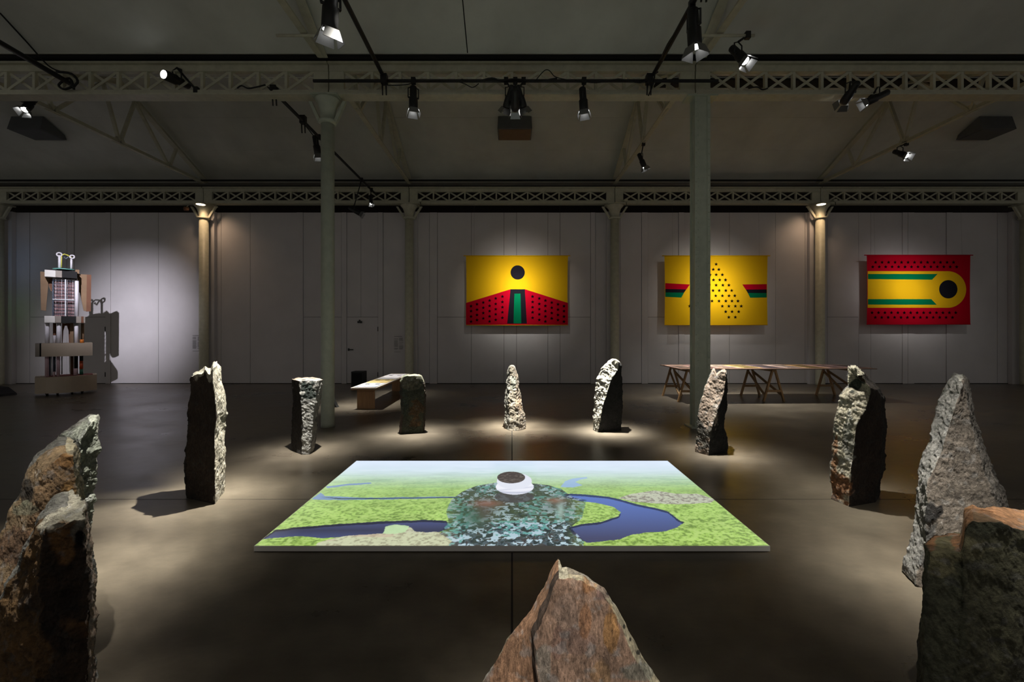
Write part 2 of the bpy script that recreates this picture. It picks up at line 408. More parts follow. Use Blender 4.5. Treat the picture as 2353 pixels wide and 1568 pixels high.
def riveted(x, y):
    e = empty('riveted_column', (x, y, 0), label='grey-green riveted steel box column in front of the yellow star banner', cat='column')
    w = .127; m = M['steelgreen']; top = 5.47
    MB().box(-w, w, -.10, -.08, 0, top).build('front_plate', m, e); MB().box(-w, w, .08, .10, 0, top).build('back_plate', m, e)
    for s in (-1, 1): MB().box(s * w * .72, s * w * .80, -.08, .08, 0, top).build('web', m, e)
    MB().box(-w, -w + .075, -.112, -.10, 0, top).build('angle', m, e); MB().box(w - .05, w, -.112, -.10, 0, top).build('angle', m, e)
    r = MB()
    for s, xx in ((0, -w + .022), (1, -w + .055), (2, w - .025)):
        z = .1 + .05 * s
        while z < top - .05:
            r.lathe([(.012, 0), (.010, .006), (.004, .009)], 6, (0, 0, 0))
            nv = 18
            for i in range(len(r.v) - nv, len(r.v)):
                a = r.v[i]; r.v[i] = (xx + a[0], -.112 - a[2], z + a[1])
            z += .12
    tag(r.build('rivets', m, e), kind='stuff')
    MB().box(-.25, .25, -.13, .13, top, top + .03).build('cap_plate', m, e)
    MB().box(-.2, .2, -.16, .16, 0, .02).build('base_plate', m, e)
riveted(BAY / 2 + .09, NY)

# ---------------------------------------------------------------- lamp bars and rails
def rail(name, a, b, r, lab, m=None, cat='pipe', group=None, clamps=()):
    e = empty(name, a, label=lab, cat=cat, group=group); a = Vector(a); b = Vector(b); d = b - a
    MB().tube([(0, 0, 0), d], r, 10).build('pipe', m or M['black'], e)
    for t in clamps:
        p = d * t
        MB().box(p.x - .05, p.x + .05, p.y - .05, p.y + .05, p.z - .05, p.z + .10).tube([(p.x - .03, p.y, p.z - .05), (p.x - .03, p.y + .02, p.z - .22)], .012, 6).tube([(p.x + .03, p.y, p.z - .05), (p.x + .03, p.y + .02, p.z - .22)], .012, 6).build('clamp', m or M['black'], e)
    return e
BY = 7.18; bz = P(0, 186, BY).z
rail('lamp_bar', (P(720, 186, BY).x, BY, bz), (P(1650, 186, BY).x, BY, bz), .026, 'black horizontal lamp bar with cables across the near lattice girder', clamps=(.175, .83))
z1 = P(0, 178, 7.1).z
rail('lamp_pipe', (-2.08, 7.1, 5.72), (-2.08, 2.2, 5.72), .032, 'black overhead pipe running toward the viewer left of centre', group='pipes toward the viewer', clamps=(.38,))
rail('lamp_pipe', (2.27, 7.1, 5.72), (2.27, 2.2, 5.72), .032, 'black overhead pipe running toward the viewer right of centre', group='pipes toward the viewer', clamps=(.38,))
rail('lamp_pipe', (-7.35, 7.45, 5.72), (-7.35, 2.5, 5.82), .04, 'black overhead pipe in the upper left corner', group='pipes toward the viewer')
rail('lamp_pipe', (-4.0, 7.35, 5.62), (-4.0, 13.1, 5.62), .030, 'black pipe sloping down across the ceiling behind the near round column', clamps=(.02, .2))
rail('short_rail', (-3.45, 6.5, 5.93), (-2.65, 6.5, 5.93), .022, 'short grey rail across the truss at top left', M['steel'])
rail('short_rail', (2.75, 6.5, 5.93), (3.55, 6.5, 5.93), .022, 'short grey rail across the truss at top right', M['steel'])
def cable(pts, r, lab, group='black cables on the lamp rigging'):
    # smooth through points
    P3 = [Vector(p) for p in pts]; out = []
    for i in range(len(P3) - 1):
        p0, p1, p2, p3 = P3[max(i - 1, 0)], P3[i], P3[i + 1], P3[min(i + 2, len(P3) - 1)]
        for t in (0, .25, .5, .75):
            out.append(.5 * ((2 * p1) + (p2 - p0) * t + (2 * p0 - 5 * p1 + 4 * p2 - p3) * t * t + (3 * p1 - p0 - 3 * p2 + p3) * t ** 3))
    out.append(P3[-1])
    o = MB().tube(out, r, 6).build('cable', M['rubber']); tag(o, lab, 'cable', group); return o
q = lambda x, y, Y=BY - .05: P(x, y, Y)
cable([q(1230, 186), q(1250, 163), q(1262, 162), q(1275, 176), q(1300, 183), q(1340, 190)], .007, 'looped black cable standing above the lamp bar right of centre')
cable([q(1060, 183), q(1090, 188), q(1130, 180), q(1150, 186), q(1185, 182), q(1230, 188), q(1280, 180)], .014, 'thick bundle of black cable lying along the middle of the lamp bar')
cable([q(880, 196), q(930, 195), q(960, 188), q(1010, 184), q(1060, 190), q(1085, 201), q(1100, 192)], .007, 'black cable drooping under the lamp bar left of centre')
cable([q(1320, 184), q(1370, 190), q(1420, 182), q(1470, 190), q(1495, 178), q(1512, 165)], .010, 'black cable running right along the lamp bar to the overhead pipe')
cable([q(1490, 220), q(1500, 195), q(1508, 160), q(1530, 110, 6.2), q(1545, 85, 5.9)], .012, 'black cable wound up the right overhead pipe')
cable([q(615, 200, 7.4), q(650, 235, 7.9), q(690, 275, 8.6), q(725, 318, 9.1)], .010, 'black cable wound along the sloping pipe left of the round column')
cable([q(130, 165, 7.3), q(165, 170, 7.3), q(178, 190, 7.3), q(150, 205, 7.3), q(135, 195, 7.3), q(160, 180, 7.3), q(170, 205, 7.3)], .018, 'tangled coil of black cable hanging on the girder at upper left')
cable([q(0, 30, 6.6), q(60, 95, 7.0), q(110, 150, 7.3), q(140, 165, 7.3)], .012, 'black cable running down to the coil at upper left')
cable([q(1720, 203, 7.3), q(1740, 200, 7.3), q(1752, 206, 7.3), q(1764, 203, 7.3)], .012, 'short black cable lying on the girder right of the riveted column')
cable([q(545, 203, 7.3), q(555, 197, 7.3), q(570, 203, 7.3), q(590, 200, 7.3), q(610, 195, 7.3)], .012, 'short black cable lying on the girder left of the round column')

# ---------------------------------------------------------------- spotlights
def aim_rot(d):
    return Vector(d).to_track_quat('-Z', 'Y')
def spotlight(lens, target, lab, hang=None, on=True, watts=0, angle=20, blend=1.0, color=(1, .97, .9), size=1.0, glow=True, group='spotlights on the rigging', soft=.04, doors=True, sigma=5.0, power=1):
    lens = Vector(lens); d = (Vector(target) - lens).normalized()
    e = empty('spotlight', lens, label=lab, cat='spotlight', group=group)
    qd = aim_rot(d); L = .34 * size; r = .062 * size
    def tr(mb):
        mb.v = [tuple(qd @ Vector(p)) for p in mb.v]; return mb
    tr(MB().lathe([(r * .9, .0), (r, .03), (r, L * .45), (r * .8, L * .5), (r * .78, L * .95), (r * .5, L)], 14)).build('body', M['black'], e)
    if glow:
        tr(MB().lathe([(r * .8, -.004), (r * .8, -.001)], 14)).build('lens', M['lens'], e)
    if doors:
        for k in range(4):
            a = k * math.pi / 2; w = r * 1.0; c_, s_ = math.cos(a), math.sin(a)
            pts = []
            for (u, rr, z) in ((-w * .8, r, -.0), (w * .8, r, -.0), (w * 1.15, r * 1.5, -.085 * size), (-w * 1.15, r * 1.5, -.085 * size)):
                pts.append((c_ * rr - s_ * u, s_ * rr + c_ * u, z))
            pts += [(p[0] * 1.04, p[1] * 1.04, p[2] + .003) for p in pts]
            mb = MB().add(pts, [(0, 1, 2, 3), (7, 6, 5, 4), (0, 4, 5, 1), (1, 5, 6, 2), (2, 6, 7, 3), (3, 7, 4, 0)])
            tr(mb).build('barn_door', M['flap'], e)
    mid = qd @ Vector((0, 0, L * .5))
    side = qd @ Vector((1, 0, 0))
    if hang is None: hang = lens + Vector((0, 0, .5))
    hp = Vector(hang) - lens
    top = mid + Vector((0, 0, .16 * size))
    MB().tube([mid + side * r * 1.15, mid + side * r * 1.15 + (top - mid) * .8, top, mid - side * r * 1.15 + (top - mid) * .8, mid - side * r * 1.15], .009 * size, 6).tube([mid - side * r * 1.2, mid + side * r * 1.2], .012 * size, 6).build('yoke', M['black'], e)
    MB().tube([top, (top + hp) / 2, hp], .014 * size, 6).box(hp.x - .035, hp.x + .035, hp.y - .03, hp.y + .03, hp.z - .05, hp.z + .05).build('hook_clamp', M['black'], e)
    if watts:
        ld = bpy.data.lights.new('beam', 'SPOT'); ld.energy = watts * LAMP_GAIN; ld.spot_size = math.radians(angle); ld.spot_blend = blend
        ld.color = color; ld.shadow_soft_size = soft
        if sigma:      # real lamp profile: hot centre, long soft edge
            ld.spot_blend = .3; ld.spot_size = math.radians(min(170, sigma * (6.4 if power == 1 else 4.2)))
            ld.use_nodes = True; nt = ld.node_tree; emn = [n for n in nt.nodes if n.type == 'EMISSION'][0]
            tcn = N(nt, 'ShaderNodeTexCoord'); sp = N(nt, 'ShaderNodeSeparateXYZ'); nt.links.new(tcn.outputs['Normal'], sp.inputs[0])
            ab = N(nt, 'ShaderNodeMath', operation='ABSOLUTE'); nt.links.new(sp.outputs[2], ab.inputs[0])
            one = N(nt, 'ShaderNodeMath', operation='SUBTRACT'); one.inputs[0].default_value = 1.0; nt.links.new(ab.outputs[0], one.inputs[1])
            mul = N(nt, 'ShaderNodeMath', operation='MULTIPLY'); nt.links.new(one.outputs[0], mul.inputs[0]); mul.inputs[1].default_value = 1 / math.radians(sigma) ** 2
            pw_ = N(nt, 'ShaderNodeMath', operation='POWER'); nt.links.new(mul.outputs[0], pw_.inputs[0]); pw_.inputs[1].default_value = power
            ng = N(nt, 'ShaderNodeMath', operation='MULTIPLY'); nt.links.new(pw_.outputs[0], ng.inputs[0]); ng.inputs[1].default_value = -1.0
            ex = N(nt, 'ShaderNodeMath', operation='EXPONENT'); nt.links.new(ng.outputs[0], ex.inputs[0]); nt.links.new(ex.outputs[0], emn.inputs['Strength'])
        lo = bpy.data.objects.new('beam', ld); col.objects.link(lo); lo.parent = e
        lo.location = qd @ Vector((0, 0, -.006)); lo.rotation_mode = 'QUATERNION'; lo.rotation_quaternion = qd
    return e
# lamps in view
def on_bar(px): return P(px, 186, BY)
B1 = Vector((X(1189, 13.05), 13.05, H + (CY - 662) * 13.05 / F)); B2 = Vector((X(1640, 13.05), 13.05, H + (CY - 664) * 13.05 / F)); B3 = Vector((X(2085, 13.05), 13.05, H + (CY - 666) * 13.05 / F))
spotlight(P(757, 70, 5.1), Vector((-2.72, 5.85, .15)), 'large black spotlight at top left with white glowing mouth beside the overhead pipe', (-2.08, 5.1, 5.72), size=1.5, watts=STONE_W * .9, sigma=4.4)
spotlight(P(1597, 108, 5.6), Vector((2.7, 5.8, .1)), 'bright spotlight hanging from the right overhead pipe above the riveted column', (2.27, 5.6, 5.72), size=1.4, watts=STONE_W * .8, sigma=4.4)
spotlight(P(1712, 140, 6.5), P(1712, 140, 6.5) + Vector((.25, -.5, -.8)), 'bright tilted spotlight under the short rail right of the riveted column', (3.45, 6.5, 5.93), size=1.15)
spotlight(P(950, 252, BY), Vector((-1.5, 6.9, .1)), 'dark spotlight with side flaps, leftmost on the black lamp bar', on_bar(950), size=1.15, watts=STONE_W * 1.1, sigma=4.6)
spotlight(P(1163, 248, BY), P(1163, 248, BY) + Vector((-.4, .7, -1)), 'spotlight on the lamp bar, left one of the middle cluster of three', on_bar(1163), size=1.0, glow=False)
spotlight(P(1184, 252, BY - .05), B1, 'lit spotlight in the middle of the cluster of three, aimed at the disc banner', on_bar(1184), watts=BANNER_W, sigma=5.8, size=1.1, color=(1, .97, .88), soft=.05)
spotlight(P(1203, 248, BY), P(1203, 248, BY) + Vector((.4, .6, -1)), 'spotlight on the lamp bar, right one of the middle cluster of three', on_bar(1203), size=1.0, glow=False)
spotlight(P(1342, 256, BY), Vector((1.52, 7.1, .1)), 'bright spotlight alone on the lamp bar, right of the cluster of three', on_bar(1342), size=1.15, watts=STONE_W * 1.8, sigma=3.9)
spotlight(P(1481, 384, 10.3), Vector((5.2, 10.4, .6)), 'small lit spotlight below the truss between first and second banners', (3.05, 10.3, 5.95), size=1.0, watts=STONE_W * .75, sigma=13)
spotlight(P(1938, 236, 7.3), B2, 'lit spotlight under the right girder, left one of a pair, aimed at the star banner', P(1950, 222, 7.35), watts=BANNER_W * .95, sigma=6.0, size=1.1, color=(1, .97, .88), soft=.05)
spotlight(P(1990, 236, 7.3), P(1990, 236, 7.3) + Vector((-.9, .3, -.4)), 'spotlight under the right girder, right one of a pair', P(2003, 222, 7.35), size=1.0)
spotlight(P(2083, 358, 10.3), P(2083, 358, 10.3) + Vector((.1, -.8, -.6)), 'lit spotlight clamped to the right truss above the red banner', (9.15, 10.3, 5.95), size=1.1)
spotlight((X(2120, 7.3) + 2.2, 7.3, 5.35), B3, 'spotlight off to the right aimed at the red banner', (X(2120, 7.3) + 2.2, 7.4, 5.6), watts=BANNER_W * .62, sigma=5.6, color=(1, .96, .9), soft=.05)
spotlight(P(57, 252, 8.2), P(57, 252, 8.2) + Vector((.1, -.6, -.9)), 'small lit spotlight at far left above the hanging box', P(52, 228, 8.2), size=1.1)
fl = P(376, 171, 7.15)
spotlight(fl, fl + Vector((-.25, -1.0, -.12)), 'blinding floodlight lying on the girder at upper left', fl + Vector((.35, .25, -.12)), size=1.3, doors=False)
spotlight(P(731, 356, 9.2), Vector((-3.25, 9.55, .1)), 'lit spotlight hanging under the sloping pipe left of the round column', (-4.0, 9.2, 5.62), size=1.15, watts=STONE_W * .5, sigma=7, power=2)
spotlight(P(853, 468, 12.63), Vector((-3.0, 11.3, .4)), 'tiny lit spotlight at the far end of the sloping pipe', (-4.0, 12.63, 5.62), size=.8, watts=STONE_W * .25, sigma=6)
spotlight(P(828, 492, 11.8), P(828, 492, 11.8) + Vector((.7, .1, -.4)), 'small dark spotlight hanging before the wall above the door', (-4.0, 11.8, 5.62), size=1.0, glow=False)

# warm lamps on two wall columns
for px, lab in ((461, 'glowing warm lamp beside the capital of the left lit column'), (1887, 'glowing warm lamp beside the capital of the right lit column')):
    Y0 = FY - .42
    p = P(px, 470, Y0)
    e = empty('column_lamp', p, label=lab, cat='lamp', group='warm lamps on the wall columns')
    MB().lathe([(.13, 0), (.14, .02), (.10, .05), (.05, .07)], 20).build('housing', M['steel'], e)
    MB().lathe([(.11, -.006), (.11, -.001)], 20).build('lens', M['warmlens'], e)
    MB().bar((0, 0, .06), (0, .3, .09), .03, .03).build('arm', M['steel'], e)
    ld = bpy.data.lights.new('glow', 'SPOT'); ld.energy = 30; ld.color = (1, .66, .40); ld.spot_size = math.radians(125); ld.spot_blend = 1; ld.shadow_soft_size = .06
    lo = bpy.data.objects.new('glow', ld); col.objects.link(lo); lo.parent = e; lo.location = (0, 0, -.02)
    lo.rotation_euler = (math.radians(24), 0, 0)

# totem spot, colour spill from a projection left of the frame
TC = Vector((X(300), WY, H + (CY - 745) * WY / F))
spotlight((-8.3, 6.2, 5.7), TC, 'spotlight off to the left lighting the cardboard totem', (-8.3, 6.3, 5.95), watts=3100, sigma=8.7, power=2, color=(.93, .90, 1.0), soft=.03)
spotlight((-13.0, 6.0, 3.0), (X(40), WY, 2.2), 'projector off to the left throwing green light on the wall', (-13, 6, 3.4), watts=60, sigma=3.5, color=(.35, 1, .2))
spotlight((-13.4, 6.0, 4.6), (X(60), WY, 3.6), 'projector off to the left throwing blue light on the wall', (-13.4, 6, 5), watts=130, sigma=6, color=(.35, .6, 1))

# ---------------------------------------------------------------- banners
def star_mesh():
    pts = []
    for k in range(10):
        r = .056 if k % 2 == 0 else .024; a = math.pi / 2 + k * math.pi / 5
        pts.append((r * math.cos(a), r * math.sin(a)))
    return MB().prism(pts, 'y', -.0022, 0).mesh('star', M['c_star'])
STAR = star_mesh()
def banner(ox, oy, x0, y0, x1, y1, base, lab, shapes, stars, BYb=13.05):
    s = 7.468
    W = lambda cx, cy: (X(ox + cx / s, BYb), H + (CY - (oy + cy / s)) * BYb / F)
    a = W(x0, y1); b_ = W(x1, y0); c = ((a[0] + b_[0]) / 2, (a[1] + b_[1]) / 2)
    e = empty('banner', (c[0], BYb, a[1]), label=lab, cat='banner', group='fabric banners on the back wall')
    Lc = lambda cx, cy: (W(cx, cy)[0] - c[0], W(cx, cy)[1] - a[1])
    w = b_[0] - a[0]; h = b_[1] - a[1]
    nu, nv = 60, 30; vs = []; fs = []
    for j in range(nv + 1):
        for i in range(nu + 1):
            u = i / nu; t = j / nv
            bow = .014 * math.sin(math.pi * t) * (1 if u > .9 else -1 if u < .1 else 0) * (abs(u - .5) - .4) * 10
            vs.append(((u - .5) * w - bow, .0028 * math.sin(u * 37 + 1.5 * math.sin(u * 9)) * (1 - .5 * t), t * h))
    n = len(vs); vs2 = [(p[0], p[1] + .004, p[2]) for p in vs]
    for j in range(nv):
        for i in range(nu):
            q0 = j * (nu + 1) + i; fs.append((q0, q0 + 1, q0 + nu + 2, q0 + nu + 1))
    MB().add(vs, fs, True).build('cloth', base, e)
    for nm, m, poly, lay in shapes:
        pts = [Lc(*p) for p in poly]
        MB().prism(pts, 'y', -.005 - .0045 * lay, -.0035 - .0045 * lay).build(nm, m, e)
    for (cx, cy, lay) in stars:
        p = Lc(cx, cy); link('star', STAR, e, (p[0], -.0045 - .0045 * lay, p[1]))
    MB().tube([(-w / 2 - .07, -.005, h + .008), (w / 2 + .07, -.005, h + .008)], .014, 8).build('top_rod', base, e)
    MB().tube([(-w / 2 + .0, .0, .0), (w / 2, .0, .0)], .010, 8).build('bottom_hem', base, e)
    for sx_ in (-1, 1):
        MB().tube([(sx_ * w * .42, 0, h), (sx_ * w * .42, .05, 5.5 - a[1])], .0018, 4).build('hanging_wire', M['screw'], e)
    return e
def circ(cx, cy, r, n=40, a0=0, a1=2 * math.pi):
    return [(cx + r * math.cos(a0 + (a1 - a0) * k / n), cy + r * math.sin(a0 + (a1 - a0) * k / n)) for k in range(n + (0 if a1 - a0 > 6.2 else 1))]
st = []
for k, (x, ys) in enumerate(((242, (1000, 1085, 1178, 1265)), (345, (968, 1060, 1150, 1238)), (452, (938, 1028, 1118, 1210)), (560, (903, 995, 1085, 1175, 1262)),
                             (665, (868, 962, 1052, 1140, 1235)), (780, (835, 928, 1018, 1105, 1200)))):
    for y in ys: st += [(x, y, 1), (2078 - x, y, 1)]
banner(1050, 570, 155, 140, 1905, 1325, M['c_yellow'], 'yellow banner with black disc above a black tower and red starred wings',
       [('red_field', M['c_red'], [(155, 945), (920, 710), (1165, 710), (1905, 945), (1905, 1325), (155, 1325)], 0),
        ('black_tower', M['c_black'], [(920, 710), (1165, 710), (1200, 1298), (862, 1298)], 1),
        ('green_stripe', M['c_green'], [(985, 785), (1090, 785), (1105, 1298), (970, 1298)], 2),
        ('black_disc', M['c_black'], circ(1042, 422, 122), 0)], st)
st = [(x, y, 0) for y, xs in ((280, (1162,)), (370, (1112, 1207)), (460, (1057, 1162, 1267)), (550, (1005, 1115, 1222, 1322)), (640, (935, 1045, 1160, 1275, 1380)),
      (732, (880, 995, 1108, 1213, 1327, 1427)), (822, (830, 940, 1037, 1153, 1268, 1382, 1480)), (912, (770, 870, 980, 1090, 1210, 1327, 1432, 1535)),
      (1000, (706, 820, 925, 1032, 1267, 1380, 1490, 1592)), (1095, (750, 860, 965, 1325, 1433, 1547)), (1190, (810, 920, 1378, 1490))) for x in xs]
banner(1490, 570, 275, 140, 2045, 1322, M['c_yellow'], 'yellow banner with a triangle of black stars and striped side bars',
       [('red_bar', M['c_red'], [(290, 605), (710, 628), (650, 712), (290, 705)], 0), ('black_bar', M['c_black'], [(290, 705), (650, 712), (610, 768), (290, 765)], 0),
        ('green_bar', M['c_green'], [(290, 765), (610, 768), (562, 852), (290, 840)], 0), ('red_bar', M['c_red'], [(1610, 628), (2028, 622), (2028, 712), (1670, 715)], 0),
        ('black_bar', M['c_black'], [(1670, 715), (2028, 712), (2028, 775), (1705, 775)], 0), ('green_bar', M['c_green'], [(1705, 775), (2028, 775), (2028, 852), (1745, 855)], 0)], st)
st = [(460 + 111.5 * k, 248, 0) for k in range(13)] + [(412 + 110.8 * k, 325, 0) for k in range(14)] + [(400 + 110.5 * k, 1112, 0) for k in range(14)] + [(455 + 110.5 * k, 1193, 0) for k in range(13)]
banner(1950, 570, 310, 130, 2090, 1312, M['c_red'], 'dark red banner with rows of stars and a yellow keyhole shape around a black disc',
       [('yellow_keyhole', M['c_yellow'], [(325, 400)] + circ(1700, 714, 314, 36, -math.pi / 2, math.pi / 2) + [(325, 1028)], 0),
        ('green_bar', M['c_green'], [(328, 448), (1520, 448), (1430, 545), (328, 535)], 1), ('green_bar', M['c_green'], [(328, 880), (1415, 880), (1505, 975), (328, 972)], 1),
        ('black_disc', M['c_black'], circ(1706, 710, 157), 1)], st)

# wall texts: small blocks of printed lines
for px, py0, lab in ((443, 771, 'small grey printed wall text between totem and left lit column'), (906, 773, 'small grey printed wall text right of the wall door')):
    e = empty('wall_text', (X(px), WY - .006, 0), label=lab, cat='wall text', group='printed wall texts')
    r = random.Random(px); z = H + (CY - py0) * WY / F
    MB().box(0, .24, -.003, 0, z - .01, z).build('heading', M['ink'], e)
    mb = MB()
    for c_ in (0, 1):
        for k in range(14):
            if r.random() < .12: continue
            zz = z - .06 - k * .026; x0 = c_ * .15
            mb.box(x0, x0 + r.uniform(.10, .125), -.003, 0, zz, zz + .009)
    mb.box(0, .2, -.003, 0, z - .48, z - .473)
    tag(mb.build('text_lines', M['ink'], e), kind='stuff')

# hanging heater boxes on the roof slope
for px0, px1, lab in ((15, 92, 'dark hanging box under the ceiling at the left edge'), (1143, 1223, 'dark hanging box under the ceiling above the centre, below the lamp cluster'), (2258, 2337, 'dark hanging box under the ceiling at the right edge')):
    Y0, Y1 = 11.2, 11.9; x0, x1 = X(px0, Y0), X(px1, Y0); zb = H + (CY - 296) * Y0 / F; zt = roofz(Y0)
    e = empty('ceiling_box', ((x0 + x1) / 2, Y0, zb), label=lab, cat='ceiling box', group='dark boxes under the roof'); w = (x1 - x0) / 2
    MB().add([(-w, 0, 0), (w, 0, 0), (w, .68, .0), (-w, .68, .0), (-w * .97, .09, .36), (w * .97, .09, .36), (w * .97, .64, .12), (-w * .97, .64, .12)],
             [(3, 2, 1, 0), (4, 5, 6, 7), (0, 1, 5, 4), (1, 2, 6, 5), (2, 3, 7, 6), (3, 0, 4, 7)]).build('casing', M['speaker'], e, bevel=.008)
    MB().box(-w + .03, w - .03, .03, .65, -.012, .0).build('grille', M['card'] if px0 == 1143 else M['speaker'], e)
    for s in (-1, 1):
        MB().tube([(s * w * .7, .3, .2), (s * w * .7, .3, roofz(11.5) - zb)], .012, 6).build('hanger', M['black'], e)

# ---------------------------------------------------------------- reading bench and prints
def sheet(name, x0, x1, y0, y1, z, m, lab, cat, group, loc=None, rz=0):
    o = MB().box(-(x1 - x0) / 2, (x1 - x0) / 2, -(y1 - y0) / 2, (y1 - y0) / 2, 0, .006).build(name, m)
    o.location = ((x0 + x1) / 2, (y0 + y1) / 2, z); o.rotation_euler = (0, 0, rz); tag(o, lab, cat, group); return o
e = empty('reading_bench', (-3.01, 10.5, 0), label='long low plywood bench with pale top between the round column and the dark upright stone', cat='bench')
MB().box(-.265, .265, -1.5, 1.5, .425, .447).build('bench_top', M['benchtop'], e)
MB().box(-.262, .262, -1.497, 1.497, .400, .425).build('under_board', M['wood'], e)
for yy in (-1.36, 1.3): MB().box(-.175, .185, yy - .015, yy + .015, 0, .40).box(-.175, -.155, yy, yy + .16, 0, .40).build('leg', M['wood'], e)
MB().box(-.012, .012, -1.345, 1.285, .30, .40).build('rail', M['wood'], e)
for i, (y0, y1, m, lab) in enumerate(((9.08, 9.75, srgb(202, 208, 226), 'white bluish printed spread on the near end of the bench'),
                                      (9.85, 10.5, srgb(206, 182, 122), 'yellowish printed spread in the middle of the bench'),
                                      (10.6, 11.8, srgb(212, 208, 214), 'white printed spread on the far end of the bench'))):
    mm = mat('print_%d' % i, m, .5)
    e2 = empty('open_booklet', (-3.01, (y0 + y1) / 2, .4475), label=lab, cat='booklet', group='booklets on the bench')
    hy = (y1 - y0) / 2
    for s in (-1, 1):
        MB().box(.003 if s > 0 else -.225, .225 if s > 0 else -.003, -hy, hy, 0, .008).build('page', mm, e2, bevel=.002)
        pm = mat('print_photo_%d_%d' % (i, s), srgb(66, 62, 30) if i < 2 else srgb(52, 52, 56), .5, noise=.5, scale=22)
        MB().box(s * .11 - .05, s * .11 + .05, hy * .3, hy * .3 + .12, .008, .0095).build('printed_picture', pm, e2)

# trestle table
TR = math.radians(1.6)
tt = empty('trestle_table', (5.93, 10.5, 0), TR, label='long trestle table below the banners, behind the riveted column', cat='table')
MB().box(-2.22, 2.22, -.64, .64, .742, .76).build('tabletop', M['tabletop'], tt, bevel=.002)
for tx in (-1.98, -.03, 1.87):
    MB().box(tx - .03, tx + .03, -.5, .5, .68, .742).build('top_beam', M['pine'], tt)
    for yy in (-.47, .47):
        for s in (-1, 1):
            MB().bar((tx + s * .03, yy, .72), (tx + s * .235, yy + (.0 if yy < 0 else 0), .005), .035, .055, up=(0, 1, 0)).build('leg', M['pine'], tt)
        MB().bar((tx - .17, yy - .03, .25), (tx + .17, yy - .03, .25), .03, .05).build('spreader', M['pine'], tt)
    for s in (-1, 1):
        MB().bar((tx + s * .2, -.47, .14), (tx + s * .06, .45, .60), .03, .045).build('cross_brace', M['pine'], tt)
r = random.Random(5)
cols = [(156, 128, 118), (120, 96, 96), (168, 142, 130), (150, 128, 80), (96, 84, 92), (172, 150, 140), (138, 110, 70), (150, 120, 116), (110, 92, 96)]
names = ['pale pink', 'dusky', 'peach', 'ochre', 'slate', 'rosy', 'mustard', 'pinkish', 'plum grey']
pos = ['leftmost', 'second from left', 'third from left', 'fourth from left', 'fifth from left', 'sixth from left', 'seventh from left', 'second from right', 'rightmost']
for k in range(9):
    cx_ = -2.0 + k * .5 ; m_ = mat('table_print_%d' % k, srgb(*[min(235, int(c * 1.3)) for c in cols[k]]), .45)
    loc = Vector((5.93, 10.5, .7602)) + Matrix.Rotation(TR, 3, 'Z') @ Vector((cx_, 0.0 if k % 2 else -.04, 0))
    e2 = empty('print', loc, TR + r.uniform(-.03, .03), label='%s printed sheet on the trestle table, %s of the row' % (names[k], pos[k]), cat='print', group='prints on the trestle table')
    MB().box(-.22, .22, -.46, .46, 0, .006).build('sheet', m_, e2)
    pm = mat('table_photo_%d' % k, srgb(*[int(c * .5) for c in cols[k]]), .45, noise=.5, scale=14)
    for yy in (-.4, -.02): MB().box(-.17, .17, yy, yy + .3, .006, .0075).build('printed_picture', pm, e2)

# small black things on the floor
e = empty('black_speaker_cabinet', (P(825, 890, 12.6).x, 12.6, 0), label='black box on the floor behind the long bench', cat='box')
MB().box(-.17, .17, -.16, .16, .02, .46).build('cabinet', M['black'], e, bevel=.01)
for s in (-1, 1): MB().box(s * .13 - .02, s * .13 + .02, -.14, .14, 0, .02).build('foot', M['rubber'], e)
MB().box(-.14, .14, -.165, -.16, .08, .42).build('front_cloth', M['blackmatte'], e)
xk = P(770, 932, 9.35)
e = empty('door_wedge_weight', (xk.x - .03, 9.35, 0), label='black tapering foot on the floor just right of the round column', cat='floor weight')
MB().prism([(-.12, 0), (.10, 0), (.07, .03), (.03, .12), (-.02, .26), (-.12, .26)], 'y', -.06, .06).build('body', M['blackmatte'], e, bevel=.005)
MB().tube([(-.05, 0, .24), (-.05, 0, .27)], .02).build('knob', M['black'], e)
e = empty('floor_case', (P(3, 905, 11.0).x - .02, 11.0, 0), label='black low wedge on the floor at the far left edge', cat='case')
MB().prism([(-.5, 0), (.2, 0), (.17, .05), (-.02, .19), (-.5, .24)], 'y', -.2, .2).build('body', M['blackmatte'], e, bevel=.01)
MB().box(-.3, -.1, -.21, -.2, .08, .12).build('handle', M['black'], e)
# little camera-like box beside the warm lamp and clip boxes on the far girder
for px, py, lab in ((428, 480, 'small brown round device on the beam left of the warm lamp'),):
    e = empty('beam_device', P(px, py, 12.9), label=lab, cat='device')
    MB().lathe([(.06, -.05), (.075, 0), (.06, .05)], 14).build('body', M['cardside'], e); MB().tube([(0, 0, .04), (0, .1, .14)], .012).build('bracket', M['steel'], e)
for px, py, lab in ((965, 461, 'small white junction box on the far girder left of the first banner'), (1438, 461, 'small white junction box on the far girder right of the column between banners'), (1919, 461, 'small white junction box on the far girder right of the right warm lamp')):
    e = empty('junction_box', P(px, py, 13.05), label=lab, cat='junction box', group='junction boxes on the far girder')
    MB().box(-.05, .05, -.03, .03, -.04, .04).build('box', M['steel'], e, bevel=.004)
    MB().tube([(0, 0, -.04), (.03, .02, -.12)], .008).build('lead', M['rubber'], e)

